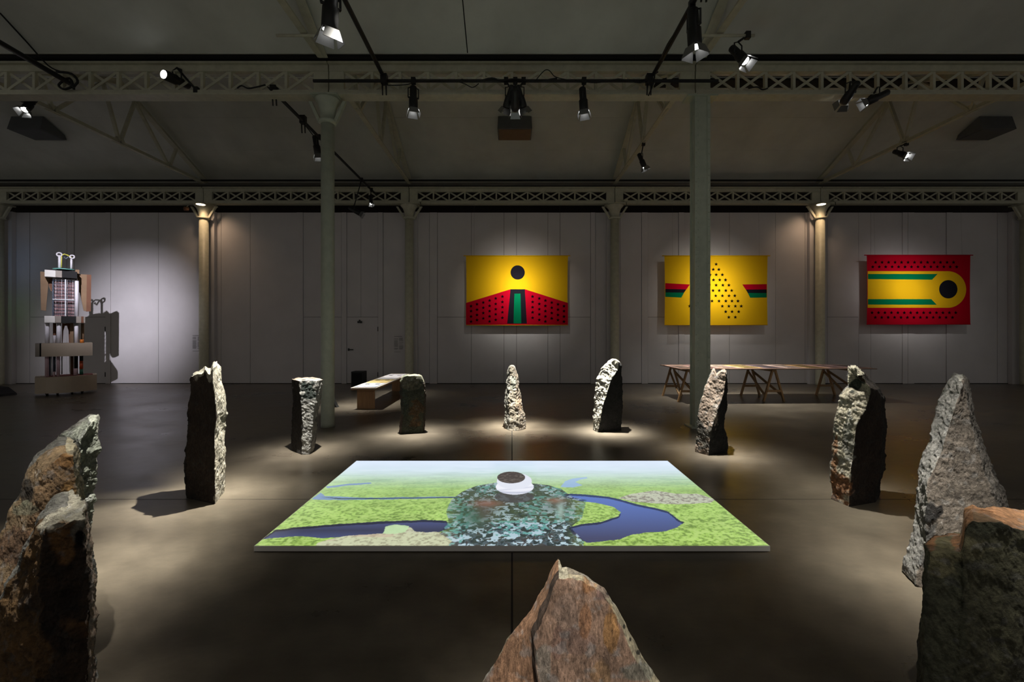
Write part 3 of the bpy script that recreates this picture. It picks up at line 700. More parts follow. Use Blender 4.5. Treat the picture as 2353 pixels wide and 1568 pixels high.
# ---------------------------------------------------------------- cardboard totem
TY = 11.3; tk = TY / F; tb = empty('cardboard_totem', (X(155, TY), TY, 0), math.radians(45), label='tall stacked cardboard totem with tube legs, brown wings and hooked head at the left', cat='sculpture')
zx = lambda cx: (50 + cx / 4.238 - 155) * tk * .70
zz = lambda cy: H + (CY - (560 + cy / 4.238)) * tk
def tbox(nm, m, x0, x1, y0, y1, d0=-.15, d1=.15, bev=0.0): return MB().box(zx(x0), zx(x1), d0, d1, zz(y1), zz(y0)).build(nm, m, tb, bevel=bev)
def ttube(nm, m, x0, x1, y0, y1, d=0.0):
    rr = (zx(x1) - zx(x0)) / 2; c = (zx(x0) + zx(x1)) / 2
    return MB().tube([(c, d, zz(y1)), (c, d, zz(y0))], rr, 16).build(nm, m, tb)
zb_, zt_ = .075, zz(1285)
arc = lambda xa, xb, d0, dep, n=14: [(zx(xa + (xb - xa) * k / n), d0 - dep * math.sin(math.pi * k / n)) for k in range(n + 1)]
MB().prism([(zx(135), .35), (zx(140), -.25), (zx(242), -.32)] + arc(246, 618, -.34, .14)[0:] + [(zx(742), -.18), (zx(745), .35)], 'z', zb_, zt_).build('base_plinth', M['taupe'], tb)
MB().box(zx(240), zx(700), -.2, .3, zt_, zt_ + .012).build('red_board', M['redtop'], tb)
for cx_ in (250, 350, 490, 590):
    for dd in (-.22, .22): MB().tube([(zx(cx_) - .02, dd, .0375), (zx(cx_) + .02, dd, .0375)], .0375, 12).box(zx(cx_) - .03, zx(cx_) + .03, dd - .02, dd + .02, .05, .075).build('castor', M['rubber'], tb)
z0, z1 = zz(1092), zz(968)
MB().prism([(zx(142), .3), (zx(142), -.2), (zx(183), -.24), (zx(183), .3)], 'z', z0, z1).build('middle_block', M['greige'], tb)
MB().box(zx(183), zx(198), -.16, .26, z0, z1).build('dark_gap', M['blackmatte'], tb)  # black filler block stands in for the shade inside the gap
MB().prism([(zx(198), .3), (zx(198), -.24), (zx(330), -.32)] + arc(335, 694, -.32, .10) + [(zx(694), .3)], 'z', z0, z1).build('middle_plinth', M['taupe'], tb)
for nm, m, a, b_, y0, y1, d in (('pillar', M['pinktube'], 230, 270, 1095, 1283, -.16), ('pillar', M['pinktube'], 338, 374, 1095, 1283, -.18), ('short_pillar', M['pinktube'], 305, 330, 1238, 1283, -.2),
      ('short_pillar', M['pinktube'], 503, 545, 1216, 1280, -.2), ('thin_rod', M['wire'], 286, 300, 1095, 1283, .0), ('thin_rod', M['wire'], 383, 398, 1095, 1270, -.02), ('dark_pillar', M['slate'], 246, 284, 1095, 1283, .12), ('dark_pillar', M['slate'], 302, 332, 1095, 1250, .12),
      ('brown_pillar', M['cardside'], 474, 505, 1095, 1283, .05), ('dark_pillar', M['blackmatte'], 512, 552, 1095, 1283, .1),
      ('pillar', M['tubewhite'], 230, 274, 776, 968, -.14), ('pillar', M['tubewhite'], 340, 386, 776, 968, -.16), ('pillar', M['tubewhite'], 512, 554, 776, 968, -.16),
      ('brown_pillar', M['cardside'], 303, 336, 776, 968, .1), ('short_pillar', M['tubewhite'], 308, 335, 893, 968, -.2), ('orange_pot', M['orange'], 566, 608, 935, 968, -.14),
      ('brown_pillar', M['card'], 580, 616, 776, 968, .12)):
    ttube(nm, m, a, b_, y0, y1, d)
for m, y0, y1 in ((M['blackmatte'], 1095, 1145), (M['redor'], 1145, 1225), (M['green'], 1225, 1278)): ttube('painted_tube', m, 562, 602, y0, y1, -.15)
for a, b_ in ((470, 505),): tbox('brown_slab', M['card'], a, b_, 775, 968, .0, .2)
ap = [(zx(390), zz(968)), (zx(390), zz(775)), (zx(470), zz(775)), (zx(470), zz(968)), (zx(462), zz(968)), (zx(455), zz(850)), (zx(440), zz(800)), (zx(420), zz(800)), (zx(405), zz(850)), (zx(398), zz(968))]
MB().prism(ap[::-1], 'y', .1, .22).build('arch', M['cardside'], tb)
for m, a, b_ in ((M['white'], 228, 326), (M['greige'], 326, 385), (M['blackmatte'], 385, 530), (M['greige'], 530, 580), (M['cardside'], 580, 604), (M['greige'], 604, 620)): tbox('waist_block', m, a, b_, 710, 774, -.3, .2, .004)
# torso: printed core behind a wire grid
core = mat('print_core', srgb(128, 96, 98), .6, noise=.45, scale=16)
tbox('torso_core', core, 318, 510, 357, 710, -.1, .15)
for k in range(8):
    x = 306 + k * 27.5; ttube('wire', M['slate'] if k % 2 == 0 else M['wire'], x - 1.6, x + 1.6, 357, 710, -.2)
for k in range(11):
    y = 372 + k * 32; MB().tube([(zx(300), -.205, zz(y)), (zx(512), -.205, zz(y))], .006, 6).build('wire', M['slate'], tb)
tbox('white_bar', M['wire'], 420, 432, 357, 710, -.23, -.21); tbox('white_bar', M['wire'], 303, 512, 548, 556, -.235, -.215)
tbox('grey_side_panel', M['slate'], 298, 318, 357, 705, -.12, .1)
ttube('white_column', M['tubewhite'], 516, 558, 357, 714, -.16)
for m, a, b_ in ((M['white'], 230, 332), (M['greige'], 332, 393), (M['blackmatte'], 395, 540)): tbox('shoulder_block', m, a, b_, 280, 344, -.3, .2, .004)
q2 = lambda pts: [(zx(a), zz(b_)) for a, b_ in pts]
MB().prism(q2([(185, 290), (300, 290), (300, 470), (285, 470), (268, 430), (262, 390), (258, 440), (238, 660), (192, 655)]), 'y', .0, .12).build('cardboard_wing', M['card'], tb)
MB().prism(q2([(262, 390), (270, 355), (300, 345), (300, 480), (280, 450)]), 'y', -.01, .0).build('wing_shadow_board', M['cardside'], tb)  # thin darker sheet painted in as shadow on the wing
MB().prism(q2([(540, 290), (640, 290), (634, 655), (607, 650), (568, 470), (556, 470)]), 'y', -.02, .10).build('cardboard_wing', M['card'], tb)
MB().prism(q2([(640, 290), (685, 290), (681, 655), (634, 658)]), 'y', -.02, .12).build('wing_edge', M['cardside'], tb)
tbox('cardboard_post', M['card'], 522, 562, 252, 290, -.1, .05)
MB().lathe([(.01, 0), ((zx(520) - zx(300)) / 2, .0), ((zx(520) - zx(300)) / 2, .02), (.01, .02)], 20, (zx(410), -.08, zz(262))).build('teal_plate', M['teal'], tb)
tbox('neck_block', M['blackmatte'], 340, 500, 258, 282, -.2, .05)
ttube('head_post', M['tubewhite'], 354, 384, 125, 246, -.1); ttube('head_post', M['tubewhite'], 472, 496, 145, 246, -.08)
def ring(nm, m, cx_, cy_, R, r_): 
    c = (zx(cx_), zz(cy_)); MB().tube([(c[0] + R * math.cos(t), -.1, c[1] + R * math.sin(t)) for t in [2 * math.pi * k / 16 for k in range(17)]], r_, 8).build(nm, m, tb)
ring('ring', M['tubewhite'], 366, 118, .045, .018); ring('ring', M['tubewhite'], 492, 130, .04, .018)
MB().tube([(zx(384), -.1, zz(240)), (zx(386), -.1, zz(180)), (zx(388), -.1, zz(125)), (zx(415), -.1, zz(110)), (zx(445), -.1, zz(118)), (zx(485), -.1, zz(135))], .014, 8).build('yellow_cable', M['yellowgreen'], tb)
MB().tube([(zx(410), -.08, zz(135)), (zx(430), -.08, zz(155)), (zx(462), -.08, zz(125)), (zx(480), -.08, zz(150))], .02, 8).build('dark_cable', M['slate'], tb)

# ---------------------------------------------------------------- noise for rocks and picture
def hsh(ix, iy, iz, seed):
    h = (ix.astype(np.int64) * 374761393 + iy.astype(np.int64) * 668265263 + iz.astype(np.int64) * 2147483647 + seed * 1274126177) & 0xFFFFFFFF
    h = ((h ^ (h >> 13)) * 1274126177) & 0xFFFFFFFF; h = (h ^ (h >> 16)) & 0xFFFFFF
    return h / float(0xFFFFFF)
def vnoise(p, seed=0):
    i = np.floor(p).astype(np.int64); f_ = p - i; u = f_ * f_ * (3 - 2 * f_); r_ = 0
    for dx in (0, 1):
        for dy in (0, 1):
            for dz in (0, 1):
                w = (u[:, 0] if dx else 1 - u[:, 0]) * (u[:, 1] if dy else 1 - u[:, 1]) * (u[:, 2] if dz else 1 - u[:, 2])
                r_ = r_ + w * hsh(i[:, 0] + dx, i[:, 1] + dy, i[:, 2] + dz, seed)
    return r_
def fbm(p, oct_=4, seed=0, gain=.5):
    a = 1; s = 0; t = 0; q_ = p.copy()
    for k in range(oct_): s = s + a * vnoise(q_, seed + k * 17); t += a; a *= gain; q_ = q_ * 2.03 + 11.3
    return s / t
def ridged(p, oct_=3, seed=0):
    a = 1; s = 0; t = 0; q_ = p.copy()
    for k in range(oct_): s = s + a * (1 - np.abs(2 * vnoise(q_, seed + k * 29) - 1)); t += a; a *= .5; q_ = q_ * 2.1 + 5.1
    return s / t

# ---------------------------------------------------------------- projection board with its picture
hT = .047; BX = 1.865; BY0 = 3.207; BY1 = 5.315
e = empty('projection_board', (0, (BY0 + BY1) / 2, 0), label='low white board on the floor showing a projected landscape with a person seen from above', cat='screen')
cyb = (BY0 + BY1) / 2
MB().box(-BX, BX, BY0 - cyb, BY1 - cyb, .008, hT - .002).build('board', M['boardside'], e)
nu, nv = 620, 330
U, V = np.meshgrid(np.linspace(-BX + .006, BX - .006, nu), np.linspace(BY0 + .006, BY1 - .006, nv))
PX = CX + U * F / V; PY = CY + (H - hT) * F / V
gx = (PX - 570) * 1.9287; gy = (PY - 1020) * 1.9287       # picture drawn in the units of one enlarged print
gx = gx.ravel(); gy = gy.ravel(); Uf = U.ravel(); Vf = V.ravel()
def poly(pts, wob=5.0, sc_=.03, seed=1):
    p3 = np.stack([Uf * 9, Vf * 9, Uf * 0], 1); k = np.clip((gy - 60) / 380, .12, 1.0)
    x = gx + (fbm(p3 * 1.5, 4, seed) - .5) * 4 * wob * k; y = gy + (fbm(p3 * 1.5 + 33, 4, seed + 5) - .5) * 2.6 * wob * k
    ins = np.zeros(x.shape, bool); n = len(pts)
    for i in range(n):
        x1, y1 = pts[i]; x2, y2 = pts[(i + 1) % n]
        if y1 == y2: continue
        c = ((y1 > y) != (y2 > y)) & (x < (x2 - x1) * (y - y1) / (y2 - y1) + x1); ins ^= c
    return ins
def lin(c): return np.array(srgb(*c)[:3])
p3 = np.stack([Uf, Vf, Uf * 0], 1)
t = np.clip((gy - 80) / 370, 0, 1)
stops = [(0, (214, 230, 250)), (.10, (208, 228, 236)), (.2, (184, 214, 182)), (.32, (164, 200, 124)), (.5, (162, 198, 106)), (1, (160, 196, 92))]
C = np.zeros((len(gx), 3))
for ch in range(3): C[:, ch] = np.interp(t, [s[0] for s in stops], [lin(s[1])[ch] for s in stops])
tex = fbm(p3 * np.array([44, 52, 1]), 3, 3, .7); tex2 = fbm(p3 * np.array([5, 16, 1]), 4, 9)
amp = np.clip((gy - 120) / 200, 0, 1)
dk = np.clip((.49 - tex) * 7, 0, 1) * amp; lt = np.clip((tex - .52) * 8, 0, 1) * amp
C *= (1 + (tex2 - .5) * .7 * np.clip(amp + .3, 0, 1))[:, None]
C = C * (1 - .55 * dk)[:, None] + lin((60, 92, 44)) * (.35 * dk)[:, None]; C = C * (1 - .45 * lt)[:, None] + lin((196, 220, 140)) * (.45 * lt)[:, None]
far_dark = np.clip((fbm(p3 * np.array([3, 22, 1]), 3, 21) - .55) * 8, 0, 1) * np.exp(-((gy - 165) / 45) ** 2)
C = C * (1 - .3 * far_dark)[:, None] + lin((110, 160, 120)) * (.3 * far_dark)[:, None]
water = [[(345, 190), (440, 178), (545, 172), (545, 178), (440, 186), (350, 198)],
         [(280, 246), (322, 216), (340, 232), (520, 240), (760, 236), (930, 234), (935, 240), (700, 246), (520, 248), (380, 250), (320, 248)],
         [(60, 425), (120, 382), (200, 372), (330, 362), (560, 347), (790, 338), (880, 342), (900, 372), (850, 392), (790, 402), (720, 392), (640, 398), (560, 404), (470, 412), (330, 418), (240, 410), (180, 412)],
         [(1380, 228), (1430, 222), (1500, 226), (1600, 236), (1660, 250), (1720, 268), (1800, 284), (1860, 300), (1905, 335), (1935, 350), (1900, 372), (1850, 390), (1760, 395), (1700, 404), (1650, 425), (1570, 432), (1500, 440), (1440, 400), (1420, 372), (1480, 356), (1560, 348), (1640, 322), (1652, 305), (1620, 280), (1540, 262), (1470, 255)],
         [(1385, 192), (1405, 166), (1440, 154), (1500, 148), (1505, 154), (1470, 160), (1450, 170), (1482, 184), (1440, 194)]]
def blend(msk, c, a=1.0):
    global C
    a_ = (msk.astype(float) * a)[:, None] if msk.dtype == bool else (np.clip(msk, 0, 1) * a)[:, None]
    C = C * (1 - a_) + (lin(c) if isinstance(c, tuple) else c) * a_
for i, w in enumerate(water):
    ms = poly(w, 2.6, seed=40 + i)
    if i < 2 or i == 4: blend(ms, (150, 182, 228) if i == 4 else (112, 140, 196), .85)
    else:
        sh = poly([(x, y + 9) for x, y in w], 2.6, seed=40 + i)
        wc = np.zeros_like(C); tt_ = np.clip((gy - 230) / 190, 0, 1) if i == 3 else np.clip(1 - np.abs(gy - 385) / 40, 0, 1) * .7 + .1
        a1, b1 = (lin((96, 124, 196)), lin((66, 70, 104))) if i == 3 else (lin((74, 84, 130)), lin((44, 46, 66)))
        wc = a1[None] * (1 - tt_[:, None]) + b1[None] * tt_[:, None]
        C = np.where(ms[:, None], np.where(sh[:, None], wc, wc * .28), C)
blend(poly([(325, 236), (420, 242), (700, 240), (920, 236), (920, 241), (650, 245), (400, 247)], 2, seed=71), (44, 60, 62), .8)
m1 = poly([(1640, 242), (1700, 222), (1800, 208), (1900, 222), (1990, 222), (2070, 246), (2050, 262), (1960, 268), (1850, 268), (1760, 262), (1700, 256)], 3, seed=77)
blend(m1, (196, 196, 184), .85); blend(m1.astype(float) * np.clip((.5 - tex) * 10, 0, 1), (128, 120, 112), .8)
m2 = poly([(290, 460), (310, 438), (390, 415), (450, 408), (600, 398), (610, 372), (660, 362), (720, 372), (740, 390), (860, 392), (930, 400), (960, 460)], 5, seed=81)
blend(m2, (206, 208, 178), .9); blend(m2.astype(float) * np.clip((.49 - tex) * 8, 0, 1), (150, 146, 118), .75); blend(m2.astype(float) * np.clip((tex2 - .56) * 9, 0, 1), (196, 168, 150), .5)
blend(poly([(600, 398), (610, 366), (650, 358), (715, 366), (700, 392), (650, 400)], 4, seed=83).astype(float), (190, 222, 170), .85)
# the cloaked person
cloak = poly([(880, 465), (905, 430), (850, 400), (890, 345), (878, 300), (900, 250), (950, 212), (1010, 188), (1100, 172), (1160, 186), (1260, 176), (1330, 184), (1390, 202), (1440, 238), (1500, 250), (1480, 330), (1430, 370), (1450, 395), (1490, 430), (1480, 470)], 2.2, seed=90)
pat = fbm(p3 * np.array([24, 24, 1]), 3, 101); pat2 = fbm(p3 * np.array([42, 42, 1]) + 9, 3, 111); pat3 = fbm(p3 * np.array([4, 4, 1]) + 3, 2, 121)
cc = np.tile(lin((70, 84, 100)), (len(gx), 1))
cc = np.where((pat > .52)[:, None], lin((176, 200, 214)), cc); cc = np.where(((pat2 > .56) & (pat < .56))[:, None], lin((24, 34, 52)), cc)
cc = np.where(((pat2 < .44) & (pat3 > .48))[:, None], lin((96, 160, 160)), cc); cc = np.where(((pat2 < .40) & (pat3 < .5))[:, None], lin((56, 50, 62)), cc)
sh_ = np.clip((gy - 180) / 60, 0, 1); tone = np.interp(gy, [170, 230, 300, 350, 450], [.8, .62, .6, .9, 1.1])
edge = np.clip(1.5 - np.abs(gx - 1180) / 330, .55, 1)
a_ = (cloak * np.where(gy > 350, 1, .93) * np.clip(edge + .15, 0, .95))[:, None]; C = C * (1 - a_) + cc * tone[:, None] * a_
blend(np.exp(-(((gx - 1000) / 75) ** 2 + ((gy - 330) / 55) ** 2)), (52, 92, 72), .8)
blend(np.exp(-(((gx - 1050) / 45) ** 2 + ((gy - 290) / 60) ** 2)), (84, 74, 66), .75)
blend(np.exp(-(((gx - 1060) / 70) ** 2 + ((gy - 265) / 14) ** 2)), (140, 98, 82), .7)
blend(np.exp(-(((gx - 1370) / 50) ** 2 + ((gy - 270) / 30) ** 2)), (96, 100, 92), .7)
blend(np.exp(-(((gx - 1360) / 40) ** 2 + ((gy - 252) / 12) ** 2)), (146, 104, 84), .7)
blend(np.exp(-(((gx - 1385) / 16) ** 2 + ((gy - 300) / 36) ** 2)), (180, 206, 196), .6)
blend((((gx - 1180) / 88) ** 2 + ((gy - 236) / 26) ** 2 < 1), (72, 70, 72), .85)
hd = ((gx - 1182) / 84) ** 2 + ((gy - 192) / 34) ** 2 < 1; blend(hd, (238, 240, 250))
blend(hd.astype(float) * np.exp(-((gy - 218 + .0009 * (gx - 1182) ** 2) / 5) ** 2), (168, 176, 198), .7); blend(hd.astype(float) * np.exp(-((gy - 200 + .10 * (gx - 1182)) / 3) ** 2), (196, 202, 220), .7)
blend((((gx - 1180) / 78) ** 2 + ((gy - 166) / 36) ** 2 < 1), (226, 230, 242)); 
hb = ((gx - 1166) / 62) ** 2 + ((gy - 150) / 26) ** 2 < 1; blend(hb, (74, 66, 64)); blend(hb.astype(float) * np.clip((pat2 - .5) * 8, 0, 1), (112, 104, 98), .6)
haze = np.exp(-((gy - 80) / 60) ** 2) * np.clip((np.abs(gx - 1175) - 70) / 40, 0, 1); blend(haze, (224, 236, 252), .55)
C = np.clip(C, 0, 1)
me = bpy.data.meshes.new('picture'); idx = np.arange(nu * nv).reshape(nv, nu)
quads = np.stack([idx[:-1, :-1], idx[:-1, 1:], idx[1:, 1:], idx[1:, :-1]], -1).reshape(-1, 4)
vert = np.stack([Uf, Vf - cyb, np.full(Uf.shape, hT)], 1)
me.vertices.add(len(vert)); me.vertices.foreach_set('co', vert.ravel()); me.loops.add(quads.size); me.loops.foreach_set('vertex_index', quads.ravel().astype(np.int32))
me.polygons.add(len(quads)); me.polygons.foreach_set('loop_start', np.arange(0, quads.size, 4, dtype=np.int32)); me.polygons.foreach_set('loop_total', np.full(len(quads), 4, dtype=np.int32)); me.update(calc_edges=True)
ca = me.color_attributes.new('picture', 'FLOAT_COLOR', 'POINT'); ca.data.foreach_set('color', np.concatenate([C, np.ones((len(C), 1))], 1).ravel().astype(np.float32))
pm = bpy.data.materials.new('projected_picture'); pm.use_nodes = True; nt = pm.node_tree; nt.nodes.remove(nt.nodes['Principled BSDF'])
em = N(nt, 'ShaderNodeEmission'); em.inputs[1].default_value = SCREEN_STRENGTH; at = N(nt, 'ShaderNodeAttribute'); at.attribute_name = 'picture'  # emission stands in for the projector's light falling on the board
df = N(nt, 'ShaderNodeBsdfDiffuse'); df.inputs[0].default_value = (.25, .25, .25, 1); ad = N(nt, 'ShaderNodeAddShader')
nt.links.new(at.outputs['Color'], em.inputs[0]); nt.links.new(em.outputs[0], ad.inputs[0]); nt.links.new(df.outputs[0], ad.inputs[1]); nt.links.new(ad.outputs[0], nt.nodes['Material Output'].inputs[0])
me.materials.append(pm); link('projected_picture', me, e)

# ---------------------------------------------------------------- standing stones
def interp_kf(kf, v):
    if not isinstance(kf, (list, tuple)): return np.full(v.shape, float(kf))
    return np.interp(v, [k[0] for k in kf], [k[1] for k in kf])
def stone(lab, Yc, rows, corners, cols_, capcol, T=((0, 1), (1, 1)), tilt=0.0, rough=None, amp=.02, fine=.006, n=260, m=200, seed=1, matn='rock',
          patches=(), mix=.16, caprough=.02, light=None, watts=None, angle=20, ltarget=None, capfrac=0.0, lw=(1, .96, .86), blend=1.0, hole=None, jag=0.0, edgepale=None, grain=8.0, sigma=4.6, stonelamp=None, lean=0.0, zs=1.0):
    """a loft: rows give the outline top to bottom, corners the ridges round the cross-section, T the profile of the top"""
    ys = np.array([r_[0] for r_ in rows], float); hz = H + (CY - ys) * Yc / F; Ht = hz[0]
    vv = hz / Ht; o_ = np.argsort(vv); vv = vv[o_]; XL = np.array([r_[1] for r_ in rows], float)[o_]; XR = np.array([r_[2] for r_ in rows], float)[o_]
    K = len(corners); edge_len = []
    s0 = [interp_kf(c[0], np.array([.4]))[0] for c in corners]; d0 = [interp_kf(c[1], np.array([.4]))[0] for c in corners]
    wid = (np.interp(.4, vv, XR) - np.interp(.4, vv, XL)) / F * Yc
    for i in range(K):
        j = (i + 1) % K; edge_len.append(math.hypot((s0[j] - s0[i]) * wid, d0[j] - d0[i]) + .02)
    cnt = [max(6, int(round(n * l / sum(edge_len)))) for l in edge_len]
    ei = np.concatenate([np.full(c, i) for i, c in enumerate(cnt)]); fr = np.concatenate([np.arange(c) / c for c in cnt]); n = len(ei)
    vlev = np.linspace(0, 1, m + 1)
    cap = 26
    pts = []; tpar = []; vpar = []; capm = []
    def ring_at(v, shrink):
        va = np.full(n, v); S = np.stack([interp_kf(c[0], va) for c in corners]); D = np.stack([interp_kf(c[1], va) for c in corners]) + lean * v
        ar = np.arange(n); ej = (ei + 1) % K
        s = S[ei, ar] * (1 - fr) + S[ej, ar] * fr; d = D[ei, ar] * (1 - fr) + D[ej, ar] * fr
        sm, dm = s.mean(), d.mean(); s = sm + (s - sm) * shrink; d = dm + (d - dm) * shrink
        top = np.interp(s, [t_[0] for t_ in T], [t_[1] for t_ in T]) + tilt * d
        z = v * Ht * top
        z = z - (H - z) * lean * v / Yc * (v ** .5)
        vz = np.clip(v, 0, 1)
        xl = np.interp(vz, vv, XL); xr = np.interp(vz, vv, XR)
        px = xl + (xr - xl) * s; Y = Yc + d
        return np.stack([(px - CX) / F * Y, Y, z], 1)
    for v in vlev: pts.append(ring_at(v, 1.0)); tpar.append(ei + fr); vpar.append(np.full(n, v)); capm.append(np.zeros(n))
    for k in range(1, cap): pts.append(ring_at(1.0, 1 - k / cap)); tpar.append(ei + fr); vpar.append(np.ones(n)); capm.append(np.full(n, min(1, k / 2)))
    pts = np.concatenate(pts); tpar = np.concatenate(tpar); vpar = np.concatenate(vpar); capm = np.concatenate(capm)
    R = m + 1 + cap - 1
    idx = np.arange(R * n).reshape(R, n); nx = np.roll(idx, -1, 1)
    quads = np.stack([idx[:-1], nx[:-1], nx[1:], idx[1:]], -1).reshape(-1, 4)
    ctr = np.array([pts[:, 0].mean(), Yc, 0.0])
    # smooth corners: relax each ring a little, then normals by finite differences
    def normals(P_):
        G = P_.reshape(R, n, 3); du = np.roll(G, -1, 1) - np.roll(G, 1, 1); dv = np.empty_like(G); dv[1:-1] = G[2:] - G[:-2]; dv[0] = G[1] - G[0]; dv[-1] = G[-1] - G[-2]
        N_ = np.cross(du, dv); l = np.linalg.norm(N_, axis=2, keepdims=True); l[l < 1e-9] = 1
        return (N_ / l).reshape(-1, 3)
    G = pts.reshape(R, n, 3)
    for _ in range(2): G = G * .5 + .25 * (np.roll(G, 1, 1) + np.roll(G, -1, 1))
    pts = G.reshape(-1, 3)
    NN = normals(pts)
    Gn = NN.reshape(R, n, 3)
    for _ in range(6): 
        Gn = Gn + np.roll(Gn, 1, 1) + np.roll(Gn, -1, 1)
        Gn[1:-1] = Gn[1:-1] + Gn[2:] + Gn[:-2]; Gn /= np.maximum(np.linalg.norm(Gn, axis=2, keepdims=True), 1e-9)
    NN = Gn.reshape(-1, 3)
    rg = np.array(rough if rough else [1.0] * K)
    pn = fbm(pts * 5.0, 3, seed + 3) - .5; pn2 = fbm(pts * 16.0, 3, seed + 8) - .5
    tp = (tpar + (pn * 1.6 + pn2 * .9) * mix * 2) % K
    e_ = np.floor(tp).astype(int) % K
    rr = rg[e_]; rr = np.maximum(rr, capm * .9)
    q3 = np.stack([pts[:, 0] + .55 * pts[:, 2] * zs, pts[:, 1] - .35 * pts[:, 2] * zs, (pts[:, 2] * .62 - .45 * pts[:, 0]) * zs], 1); disp = (fbm(pts * 3.2, 3, seed) - .5) * 2.0 * amp * np.maximum(rr, .35)
    disp += (ridged(q3 * grain, 4, seed + 31) - .62) * amp * 1.0 * rr + (fbm(q3 * grain * 1.7, 5, seed + 37, .62) - .5) * amp * 2.2 * rr
    disp += (fbm(q3 * 42, 3, seed + 51) - .5) * 2.6 * fine * np.maximum(rr, .3)
    disp *= np.clip(.35 + vpar * 8, 0, 1) * (1 - .5 * (capm > 0))
    pts = pts + NN * disp[:, None]
    if caprough:
        w_ = np.clip((vpar - .93) / .07, 0, 1)
        pts[:, 2] += w_ * ((ridged(pts * np.array([11, 11, 4]), 3, seed + 77) - .6) * caprough * 2.2)
    if hole:
        for (hx, hy, hr, hd) in hole:
            pp = np.stack([CX + pts[:, 0] * F / pts[:, 1], CY - (pts[:, 2] - H) * F / pts[:, 1]], 1)
            fm = np.exp(-(((pp[:, 0] - hx) / hr[0]) ** 2 + ((pp[:, 1] - hy) / hr[1]) ** 2) ** 2) * (NN[:, 1] < -.1)
            pts = pts - NN * (fm * hd)[:, None]
    pts[:, 2] = np.maximum(pts[:, 2], 0.0); pts[vpar == 0, 2] = 0
    # albedo: rock tones, with lit and shaded faces painted in
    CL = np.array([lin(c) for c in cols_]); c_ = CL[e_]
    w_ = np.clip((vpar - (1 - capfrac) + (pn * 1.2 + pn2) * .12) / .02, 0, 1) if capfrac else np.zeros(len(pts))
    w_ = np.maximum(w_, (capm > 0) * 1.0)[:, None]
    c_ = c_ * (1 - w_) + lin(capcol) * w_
    pp = np.stack([CX + pts[:, 0] * F / pts[:, 1], CY - (pts[:, 2] - H) * F / pts[:, 1]], 1)
    for (qx, qy, rx, ry, colr, al) in patches:
        dd = ((pp[:, 0] - qx) / rx) ** 2 + ((pp[:, 1] - qy) / ry) ** 2 + pn * 3.0 + pn2 * 3.2
        a2 = np.clip((1.05 - dd) * 2.2, 0, 1)[:, None] * al * (NN[:, 1:2] < .2); c_ = c_ * (1 - a2) + lin(colr) * a2
    big = fbm(pts * 9, 4, seed + 91); c_ = c_ * (1 + (big - .5) * 1.1)[:, None]
    lic = np.clip((fbm(pts * 24, 3, seed + 95) - .60) * 10, 0, 1)[:, None]; c_ = c_ * (1 - .4 * lic) + c_.mean(axis=1, keepdims=True) * 1.7 * .4 * lic
    if edgepale:
        G = pts.reshape(R, n, 3); lap = G - .5 * (np.roll(G, 3, 1) + np.roll(G, -3, 1)); cv = (lap.reshape(-1, 3) * NN).sum(1)
        a2 = np.clip(cv / edgepale[1] - .3, 0, 1)[:, None] * edgepale[2]; c_ = c_ * (1 - a2) + lin(edgepale[0]) * a2
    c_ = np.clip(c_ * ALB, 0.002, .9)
    org = np.array([ctr[0], Yc, 0.0]); pts = pts - org
    me = bpy.data.meshes.new('standing_stone'); nf = len(quads)
    bot = idx[0][::-1].copy(); topf = idx[-1].copy()
    loops = np.concatenate([quads.ravel(), bot, topf]).astype(np.int32)
    me.vertices.add(len(pts)); me.vertices.foreach_set('co', pts.ravel()); me.loops.add(len(loops)); me.loops.foreach_set('vertex_index', loops)
    me.polygons.add(nf + 2); ls = np.concatenate([np.arange(0, nf * 4, 4), [nf * 4, nf * 4 + n]]).astype(np.int32)
    me.polygons.foreach_set('loop_start', ls); me.polygons.foreach_set('loop_total', np.concatenate([np.full(nf, 4), [n, n]]).astype(np.int32))
    me.polygons.foreach_set('use_smooth', np.ones(nf + 2, bool)); me.update(calc_edges=True); me.validate()
    ca = me.color_attributes.new('rock', 'FLOAT_COLOR', 'POINT'); ca.data.foreach_set('color', np.concatenate([c_, np.ones((len(c_), 1))], 1).ravel().astype(np.float32))
    me.materials.append(M[matn]); o = link('standing_stone', me, None, tuple(org)); tag(o, lab, 'standing stone', 'ring of standing stones')
    if light:
        tg = ltarget or (org[0], Yc, .12)
        spotlight(light, tg, LAB[stonelamp], (light[0], light[1], light[2] + .35), watts=(watts or 1.0) * STONE_W, sigma=sigma, color=lw, group='spotlights on the rigging', soft=.03)
    return o
LAMPS = []; ALB = .72
LAB = ['overhead spotlight above the frame aimed at the %s' % s for s in ('tall pale-edged stone', 'flat-topped stone', 'dark upright stone beside the bench', 'slender pale stone',
       'stone with the pale slanting face', 'notched leaning stone', 'tall stone with the orange foot', 'pointed grey stone', 'orange-topped block', 'russet foreground stone', 'orange-brown stone at left', 'pitted dark stone at left', 'grey fin stone at left')]
DARK = (40, 34, 30); DKGR = (44, 50, 44); PALE = (176, 172, 158); GREY = (120, 118, 112); BROWN = (96, 72, 50)

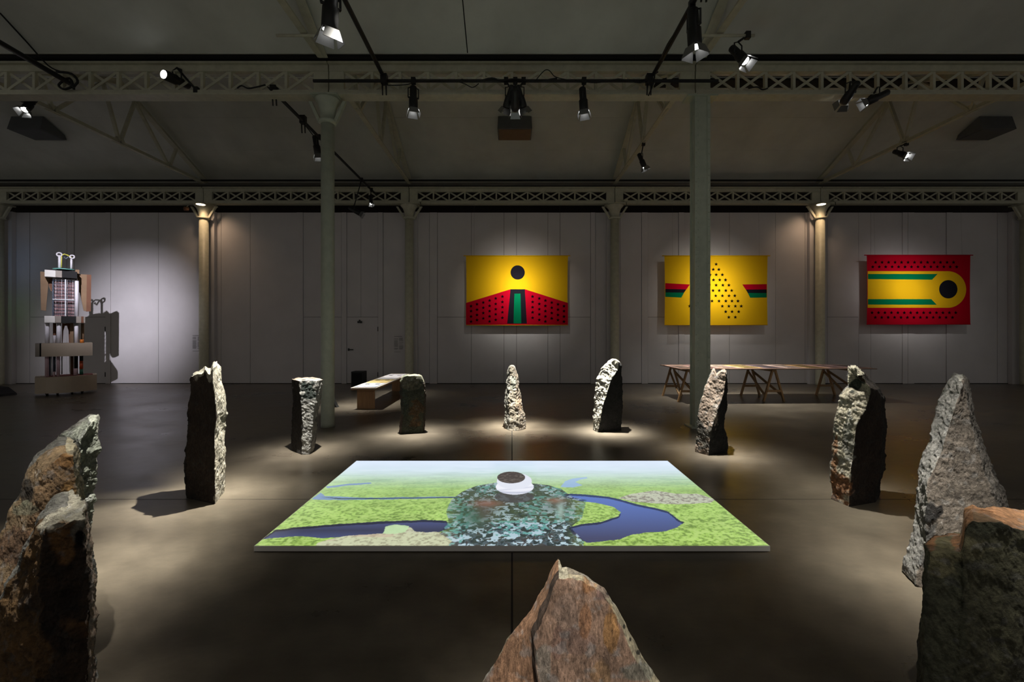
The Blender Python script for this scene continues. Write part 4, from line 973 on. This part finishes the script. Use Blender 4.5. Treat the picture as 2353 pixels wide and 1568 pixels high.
stone('tall slab stone with dark front and pale broken right side, left of the projected picture', 4.25,
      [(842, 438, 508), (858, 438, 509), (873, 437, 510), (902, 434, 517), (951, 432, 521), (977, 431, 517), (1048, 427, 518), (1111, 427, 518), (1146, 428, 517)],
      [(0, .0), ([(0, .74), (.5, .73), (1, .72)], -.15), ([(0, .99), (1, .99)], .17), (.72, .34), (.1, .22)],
      [(58, 46, 36), (168, 162, 146), GREY, DARK, DARK], (190, 184, 166), T=((0, .905), (.12, .925), (.42, .955), (.48, .975), (.56, .96), (.66, .955), (.74, 1.0), (.84, 1.01), (.95, .985), (1, .95)),  # front painted dark as shaded, right side pale as lit
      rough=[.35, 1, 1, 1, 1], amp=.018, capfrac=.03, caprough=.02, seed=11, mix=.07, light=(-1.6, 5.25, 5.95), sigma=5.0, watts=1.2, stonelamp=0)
stone('short flat-topped stone, dark left side and pale mottled front, before the round column', 5.9,
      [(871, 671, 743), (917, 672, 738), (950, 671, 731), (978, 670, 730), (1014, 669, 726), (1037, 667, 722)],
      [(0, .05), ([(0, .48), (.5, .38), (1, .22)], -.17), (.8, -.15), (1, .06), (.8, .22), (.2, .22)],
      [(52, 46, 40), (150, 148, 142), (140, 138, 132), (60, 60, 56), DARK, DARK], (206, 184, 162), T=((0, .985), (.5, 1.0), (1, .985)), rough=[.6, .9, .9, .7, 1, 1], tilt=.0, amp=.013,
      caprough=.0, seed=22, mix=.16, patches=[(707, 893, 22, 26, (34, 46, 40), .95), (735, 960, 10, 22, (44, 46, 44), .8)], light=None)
stone('dark upright stone with green-grey flat front standing at the end of the bench', 7.0,
      [(864, 922, 972), (870, 920, 976), (900, 919, 979), (952, 922, 978), (970, 918, 977), (994, 916, 976)],
      [(0, -.02), (.1, -.10), (.93, -.02), (1, .06), (.85, .2), (.1, .16)],
      [(80, 66, 58), (66, 70, 56), (60, 50, 40), DARK, DARK, DARK], (140, 140, 118), T=((0, .955), (.15, .985), (.5, 1.0), (.8, .99), (.9, .98), (1, .93)), rough=[.8, .3, .8, 1, 1, 1], amp=.014, capfrac=.06,  # dark front and paler top band paint the backlit face and lit edge
      caprough=.02, seed=33, mix=.06, patches=[(955, 950, 16, 40, (92, 66, 38), .75), (930, 905, 12, 50, (58, 70, 62), .7), (940, 882, 30, 14, (110, 104, 86), .7)], light=None)
stone('slender pale pointed stone at the back of the ring, below the black-disc banner', 7.25,
      [(842, 1172, 1181), (846, 1168, 1185), (858, 1165, 1190), (864, 1165, 1192), (888, 1164, 1192), (898, 1163, 1193), (917, 1161, 1197), (947, 1160, 1204), (962, 1160, 1209), (975, 1159, 1208), (986, 1159, 1207)],
      [(0, .03), (.25, -.12), (.7, -.13), (1, .0), (.8, .18), (.25, .18)],
      [(124, 122, 114), (130, 122, 108), (114, 104, 92), GREY, GREY, GREY], (146, 142, 132), rough=[1, 1, 1, 1, 1, 1], amp=.022, fine=.008, seed=44,
      patches=[(1180, 880, 6, 20, (120, 124, 114), .8), (1180, 978, 16, 9, (90, 84, 76), .8), (1190, 930, 8, 16, (150, 124, 98), .5)], light=(.25, 5.25, 5.85), sigma=3.3, watts=2.7, stonelamp=3, n=200, m=160)
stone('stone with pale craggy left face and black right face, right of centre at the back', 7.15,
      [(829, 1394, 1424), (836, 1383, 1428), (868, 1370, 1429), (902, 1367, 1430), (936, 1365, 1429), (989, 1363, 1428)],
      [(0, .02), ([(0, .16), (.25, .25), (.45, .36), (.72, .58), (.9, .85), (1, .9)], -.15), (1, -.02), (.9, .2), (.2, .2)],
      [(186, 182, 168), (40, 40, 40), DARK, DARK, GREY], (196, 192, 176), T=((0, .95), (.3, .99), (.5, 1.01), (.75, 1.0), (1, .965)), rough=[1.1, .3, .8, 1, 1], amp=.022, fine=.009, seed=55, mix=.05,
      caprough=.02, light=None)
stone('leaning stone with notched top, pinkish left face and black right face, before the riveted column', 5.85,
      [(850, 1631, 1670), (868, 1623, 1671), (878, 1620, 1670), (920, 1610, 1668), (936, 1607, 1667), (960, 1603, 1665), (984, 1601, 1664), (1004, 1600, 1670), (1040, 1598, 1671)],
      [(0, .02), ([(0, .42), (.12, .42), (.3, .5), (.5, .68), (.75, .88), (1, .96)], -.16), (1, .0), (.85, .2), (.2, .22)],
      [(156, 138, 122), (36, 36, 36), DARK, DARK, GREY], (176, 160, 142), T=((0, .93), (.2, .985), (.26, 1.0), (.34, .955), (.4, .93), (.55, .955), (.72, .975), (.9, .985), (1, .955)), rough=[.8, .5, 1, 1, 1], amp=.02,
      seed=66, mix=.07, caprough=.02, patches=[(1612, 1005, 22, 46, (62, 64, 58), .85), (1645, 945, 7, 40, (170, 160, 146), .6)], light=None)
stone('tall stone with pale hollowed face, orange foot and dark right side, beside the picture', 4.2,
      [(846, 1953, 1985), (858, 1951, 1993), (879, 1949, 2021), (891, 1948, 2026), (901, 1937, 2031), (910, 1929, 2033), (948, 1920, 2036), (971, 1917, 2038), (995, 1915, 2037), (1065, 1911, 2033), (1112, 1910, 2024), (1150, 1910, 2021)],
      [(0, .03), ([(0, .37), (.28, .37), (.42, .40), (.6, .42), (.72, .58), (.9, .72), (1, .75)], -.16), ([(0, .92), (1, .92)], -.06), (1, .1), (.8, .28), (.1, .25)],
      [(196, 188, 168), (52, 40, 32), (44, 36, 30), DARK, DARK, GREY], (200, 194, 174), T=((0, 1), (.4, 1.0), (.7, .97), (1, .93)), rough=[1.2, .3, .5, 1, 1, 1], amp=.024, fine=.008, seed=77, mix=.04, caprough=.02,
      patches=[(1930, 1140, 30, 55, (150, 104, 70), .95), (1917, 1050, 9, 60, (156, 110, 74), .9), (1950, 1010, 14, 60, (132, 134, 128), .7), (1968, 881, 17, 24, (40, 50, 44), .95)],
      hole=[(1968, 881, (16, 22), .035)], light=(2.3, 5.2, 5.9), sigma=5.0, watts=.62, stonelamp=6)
stone('big pointed grey stone with broad triangular face at the right', 2.9,
      [(871, 2196, 2212), (876, 2190, 2217), (891, 2178, 2222), (905, 2170, 2228), (924, 2156, 2231), (971, 2146, 2241), (1018, 2137, 2257), (1089, 2111, 2285), (1157, 2106, 2315), (1230, 2101, 2330), (1280, 2085, 2335), (1300, 2074, 2336), (1319, 2074, 2336), (1331, 2100, 2336), (1350, 2120, 2336)],
      [(0, .04), ([(0, .12), (.5, .12), (.72, .28), (.9, .55), (1, .7)], -.13), (.9, -.10), (1, .06), (.7, .22), (.2, .22)],
      [(140, 138, 134), (128, 118, 108), (110, 104, 98), GREY, DARK, GREY], (180, 178, 168), rough=[1.1, .5, 1, 1, 1, 1], amp=.017, fine=.006, n=380, m=300, seed=88, mix=.08,
      patches=[(2122, 1172, 34, 26, (26, 24, 24), .95), (2125, 1260, 34, 55, (82, 82, 82), .8), (2165, 950, 24, 50, (176, 174, 166), .8)], lean=.14, light=(1.9, 1.75, 5.8), ltarget=(2.75, 2.95, .1), sigma=4.4, watts=.62, stonelamp=7, matn='rock_near')
stone('dark coarse block with orange flat top and lower left ledge at the right edge', 1.95,
      [(1165, 2125, 2470), (1240, 2124, 2470), (1305, 2123, 2470), (1371, 2121, 2470), (1442, 2115, 2470), (1568, 2107, 2470), (1590, 2107, 2470)],
      [(0, .0), (.03, -.10), (.22, -.14), (.26, -.15), (.75, -.16), (1, .0), (.8, .06), (.26, -.02), (.2, .06), (.05, .03)],
      [(100, 98, 84), (94, 94, 76), (90, 90, 72), (94, 92, 72), (92, 90, 76), DARK, DARK, DARK, DARK, DARK], (190, 142, 104), T=((0, .80), (.04, .815), (.20, .83), (.245, .84), (.27, .975), (.32, 1.0), (.5, .985), (.66, .955), (1, .93)), tilt=.0,
      rough=[1, 1, 1, 1, 1, 1, 1, 1, 1, 1], amp=.017, fine=.005, n=520, m=320, seed=99, mix=.1, caprough=.008, lean=.05, zs=.55, light=(1.75, 1.25, 5.7), ltarget=(2.45, 1.95, .6), sigma=3.2, watts=.30, stonelamp=8, matn='rock_near',
      patches=[(2168, 1268, 92, 48, (146, 140, 108), 1.0), (2250, 1200, 60, 30, (104, 108, 92), .5)])
stone('russet pointed stone in the centre foreground with chipped edges painted pale as lit', 1.42,
      [(1299, 1283, 1306), (1304, 1278, 1318), (1317, 1270, 1347), (1331, 1263, 1377), (1345, 1259, 1392), (1363, 1251, 1404), (1382, 1236, 1419), (1415, 1221, 1437), (1438, 1200, 1445), (1476, 1176, 1462), (1490, 1167, 1470), (1522, 1148, 1493), (1555, 1128, 1513), (1610, 1096, 1545), (1760, 1060, 1590), (1905, 1050, 1600)],
      [(0, .03), ([(0, .31), (.58, .27), (.7, .17), (.8, .045), (.9, .02), (1, .02)], -.035), ([(0, .33), (.58, .29), (.7, .19), (.8, .065), (.9, .04), (1, .04)], -.075), ([(0, .975), (.8, .965), (1, .95)], -.065), (1, [(0, .0), (1, -.045)]), (.8, [(0, .10), (.7, .08), (1, -.02)]), (.2, [(0, .10), (.7, .08), (1, -.02)])],
      [(172, 132, 104), (84, 68, 58), (168, 136, 116), (184, 172, 146), (150, 140, 124), GREY, (180, 170, 148)], (196, 188, 166), rough=[.5, .6, .45, 1.1, 1, 1, 1], amp=.010, fine=.0035, n=560, m=420, seed=121, mix=.06,  # rim and top painted paler, as lit from above
      matn='rock_fibre', caprough=.012, grain=9,
      patches=[(1352, 1345, 20, 26, (168, 116, 70), .7), (1385, 1360, 16, 26, (120, 96, 92), .7), (1405, 1450, 16, 60, (176, 128, 72), .75), (1300, 1400, 26, 50, (146, 124, 112), .6), (1330, 1480, 40, 30, (128, 102, 94), .6), (1460, 1545, 40, 20, (140, 138, 126), .8), (1250, 1530, 16, 50, (150, 144, 134), .7), (1345, 1430, 12, 40, (150, 100, 60), .6), (1280, 1480, 14, 40, (122, 92, 84), .6), (1380, 1540, 22, 34, (160, 124, 82), .6), (1318, 1340, 12, 30, (150, 130, 116), .6), (1434, 1440, 3, 5, (30, 30, 28), .9), (1448, 1470, 3, 5, (30, 30, 28), .9), (1466, 1500, 4, 5, (30, 30, 28), .9), (1398, 1364, 5, 5, (26, 26, 26), .9)],
      lean=.09, zs=.45, light=(.1, -.1, 5.6), ltarget=(.2, 1.42, .55), sigma=2.8, watts=.34, stonelamp=9)
stone('orange-brown sloping stone at the left edge, middle of the three nearest stones', 2.2,
      [(1033, 150, 170), (1036, 128, 172), (1045, 112, 175), (1060, 93, 178), (1100, 64, 184), (1152, 40, 191), (1188, 20, 197), (1232, 0, 200), (1300, -30, 204), (1380, -50, 206), (1500, -60, 206)],
      [(0, .04), (.2, -.10), (.9, -.12), (1, .04), (.8, .22), (.2, .22)],
      [(150, 126, 96), (158, 128, 96), (150, 140, 118), GREY, GREY, GREY], (186, 176, 150), rough=[.9, .7, 1, 1, 1, 1], amp=.02, fine=.005, n=420, m=320, seed=131, mix=.1, matn='rock_near', caprough=.012,
      patches=[(60, 1130, 20, 30, (52, 44, 36), .9), (60, 1170, 30, 16, (140, 140, 118), .7), (160, 1140, 22, 30, (186, 142, 84), .7), (40, 1260, 60, 40, (110, 78, 58), .7), (150, 1060, 26, 14, (172, 122, 66), .6)],
      light=(-1.9, 1.0, 5.6), ltarget=(-2.4, 2.15, .6), sigma=2.8, watts=.24, stonelamp=10)
stone('nearest left stone, dark and pitted with ochre flecks and a chipped rim painted pale as lit', 1.7,
      [(1178, 150, 192), (1184, 118, 195), (1190, 100, 197), (1212, 86, 200), (1280, 54, 208), (1324, 34, 214), (1380, 10, 217), (1430, -10, 215), (1500, -30, 216), (1568, -40, 216), (1720, -60, 218)],
      [(0, .03), ([(0, .45), (.6, .42), (.85, .25), (1, .1)], -.10), ([(0, .95), (1, .95)], -.08), (1, .05), (.8, .2), (.2, .2)],
      [(104, 78, 46), (56, 40, 26), (150, 132, 118), GREY, DARK, GREY], (188, 182, 164), T=((0, .985), (.3, 1), (1, 1)), rough=[1.1, 1.2, 1, 1, 1, 1], amp=.024, fine=.006, n=460, m=340, seed=141, mix=.08, matn='rock_near', caprough=.02, capfrac=.035,  # top band painted pale as lit, front dark as shaded
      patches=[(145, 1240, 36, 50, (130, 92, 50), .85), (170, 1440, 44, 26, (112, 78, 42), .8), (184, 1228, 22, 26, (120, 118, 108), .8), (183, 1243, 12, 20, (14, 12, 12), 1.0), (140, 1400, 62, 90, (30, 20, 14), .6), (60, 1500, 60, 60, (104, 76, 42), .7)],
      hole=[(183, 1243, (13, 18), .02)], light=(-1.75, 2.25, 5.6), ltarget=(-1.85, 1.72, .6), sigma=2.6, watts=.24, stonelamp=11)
stone('grey-green fin-shaped stone at the left, behind the orange-brown one', 2.95,
      [(968, 205, 219), (975, 196, 222), (988, 174, 222), (1004, 142, 223), (1020, 130, 224), (1040, 116, 223), (1080, 108, 220), (1140, 100, 213), (1188, 96, 210), (1240, 90, 207), (1306, 84, 206)],
      [(0, .05), ([(0, .55), (.85, .6), (1, .4)], -.10), (1, -.0), (.8, .22), (.2, .2)],
      [(146, 150, 138), (134, 138, 126), (120, 120, 112), GREY, GREY], (170, 172, 160), rough=[.6, 1.3, 1, 1, 1], amp=.026, fine=.007, seed=151, n=320, m=280, mix=.05, matn='rock_near', caprough=.015,
      light=(-1.65, 2.75, 5.7), ltarget=(-2.7, 3.0, .1), sigma=3.8, watts=.7, stonelamp=12)
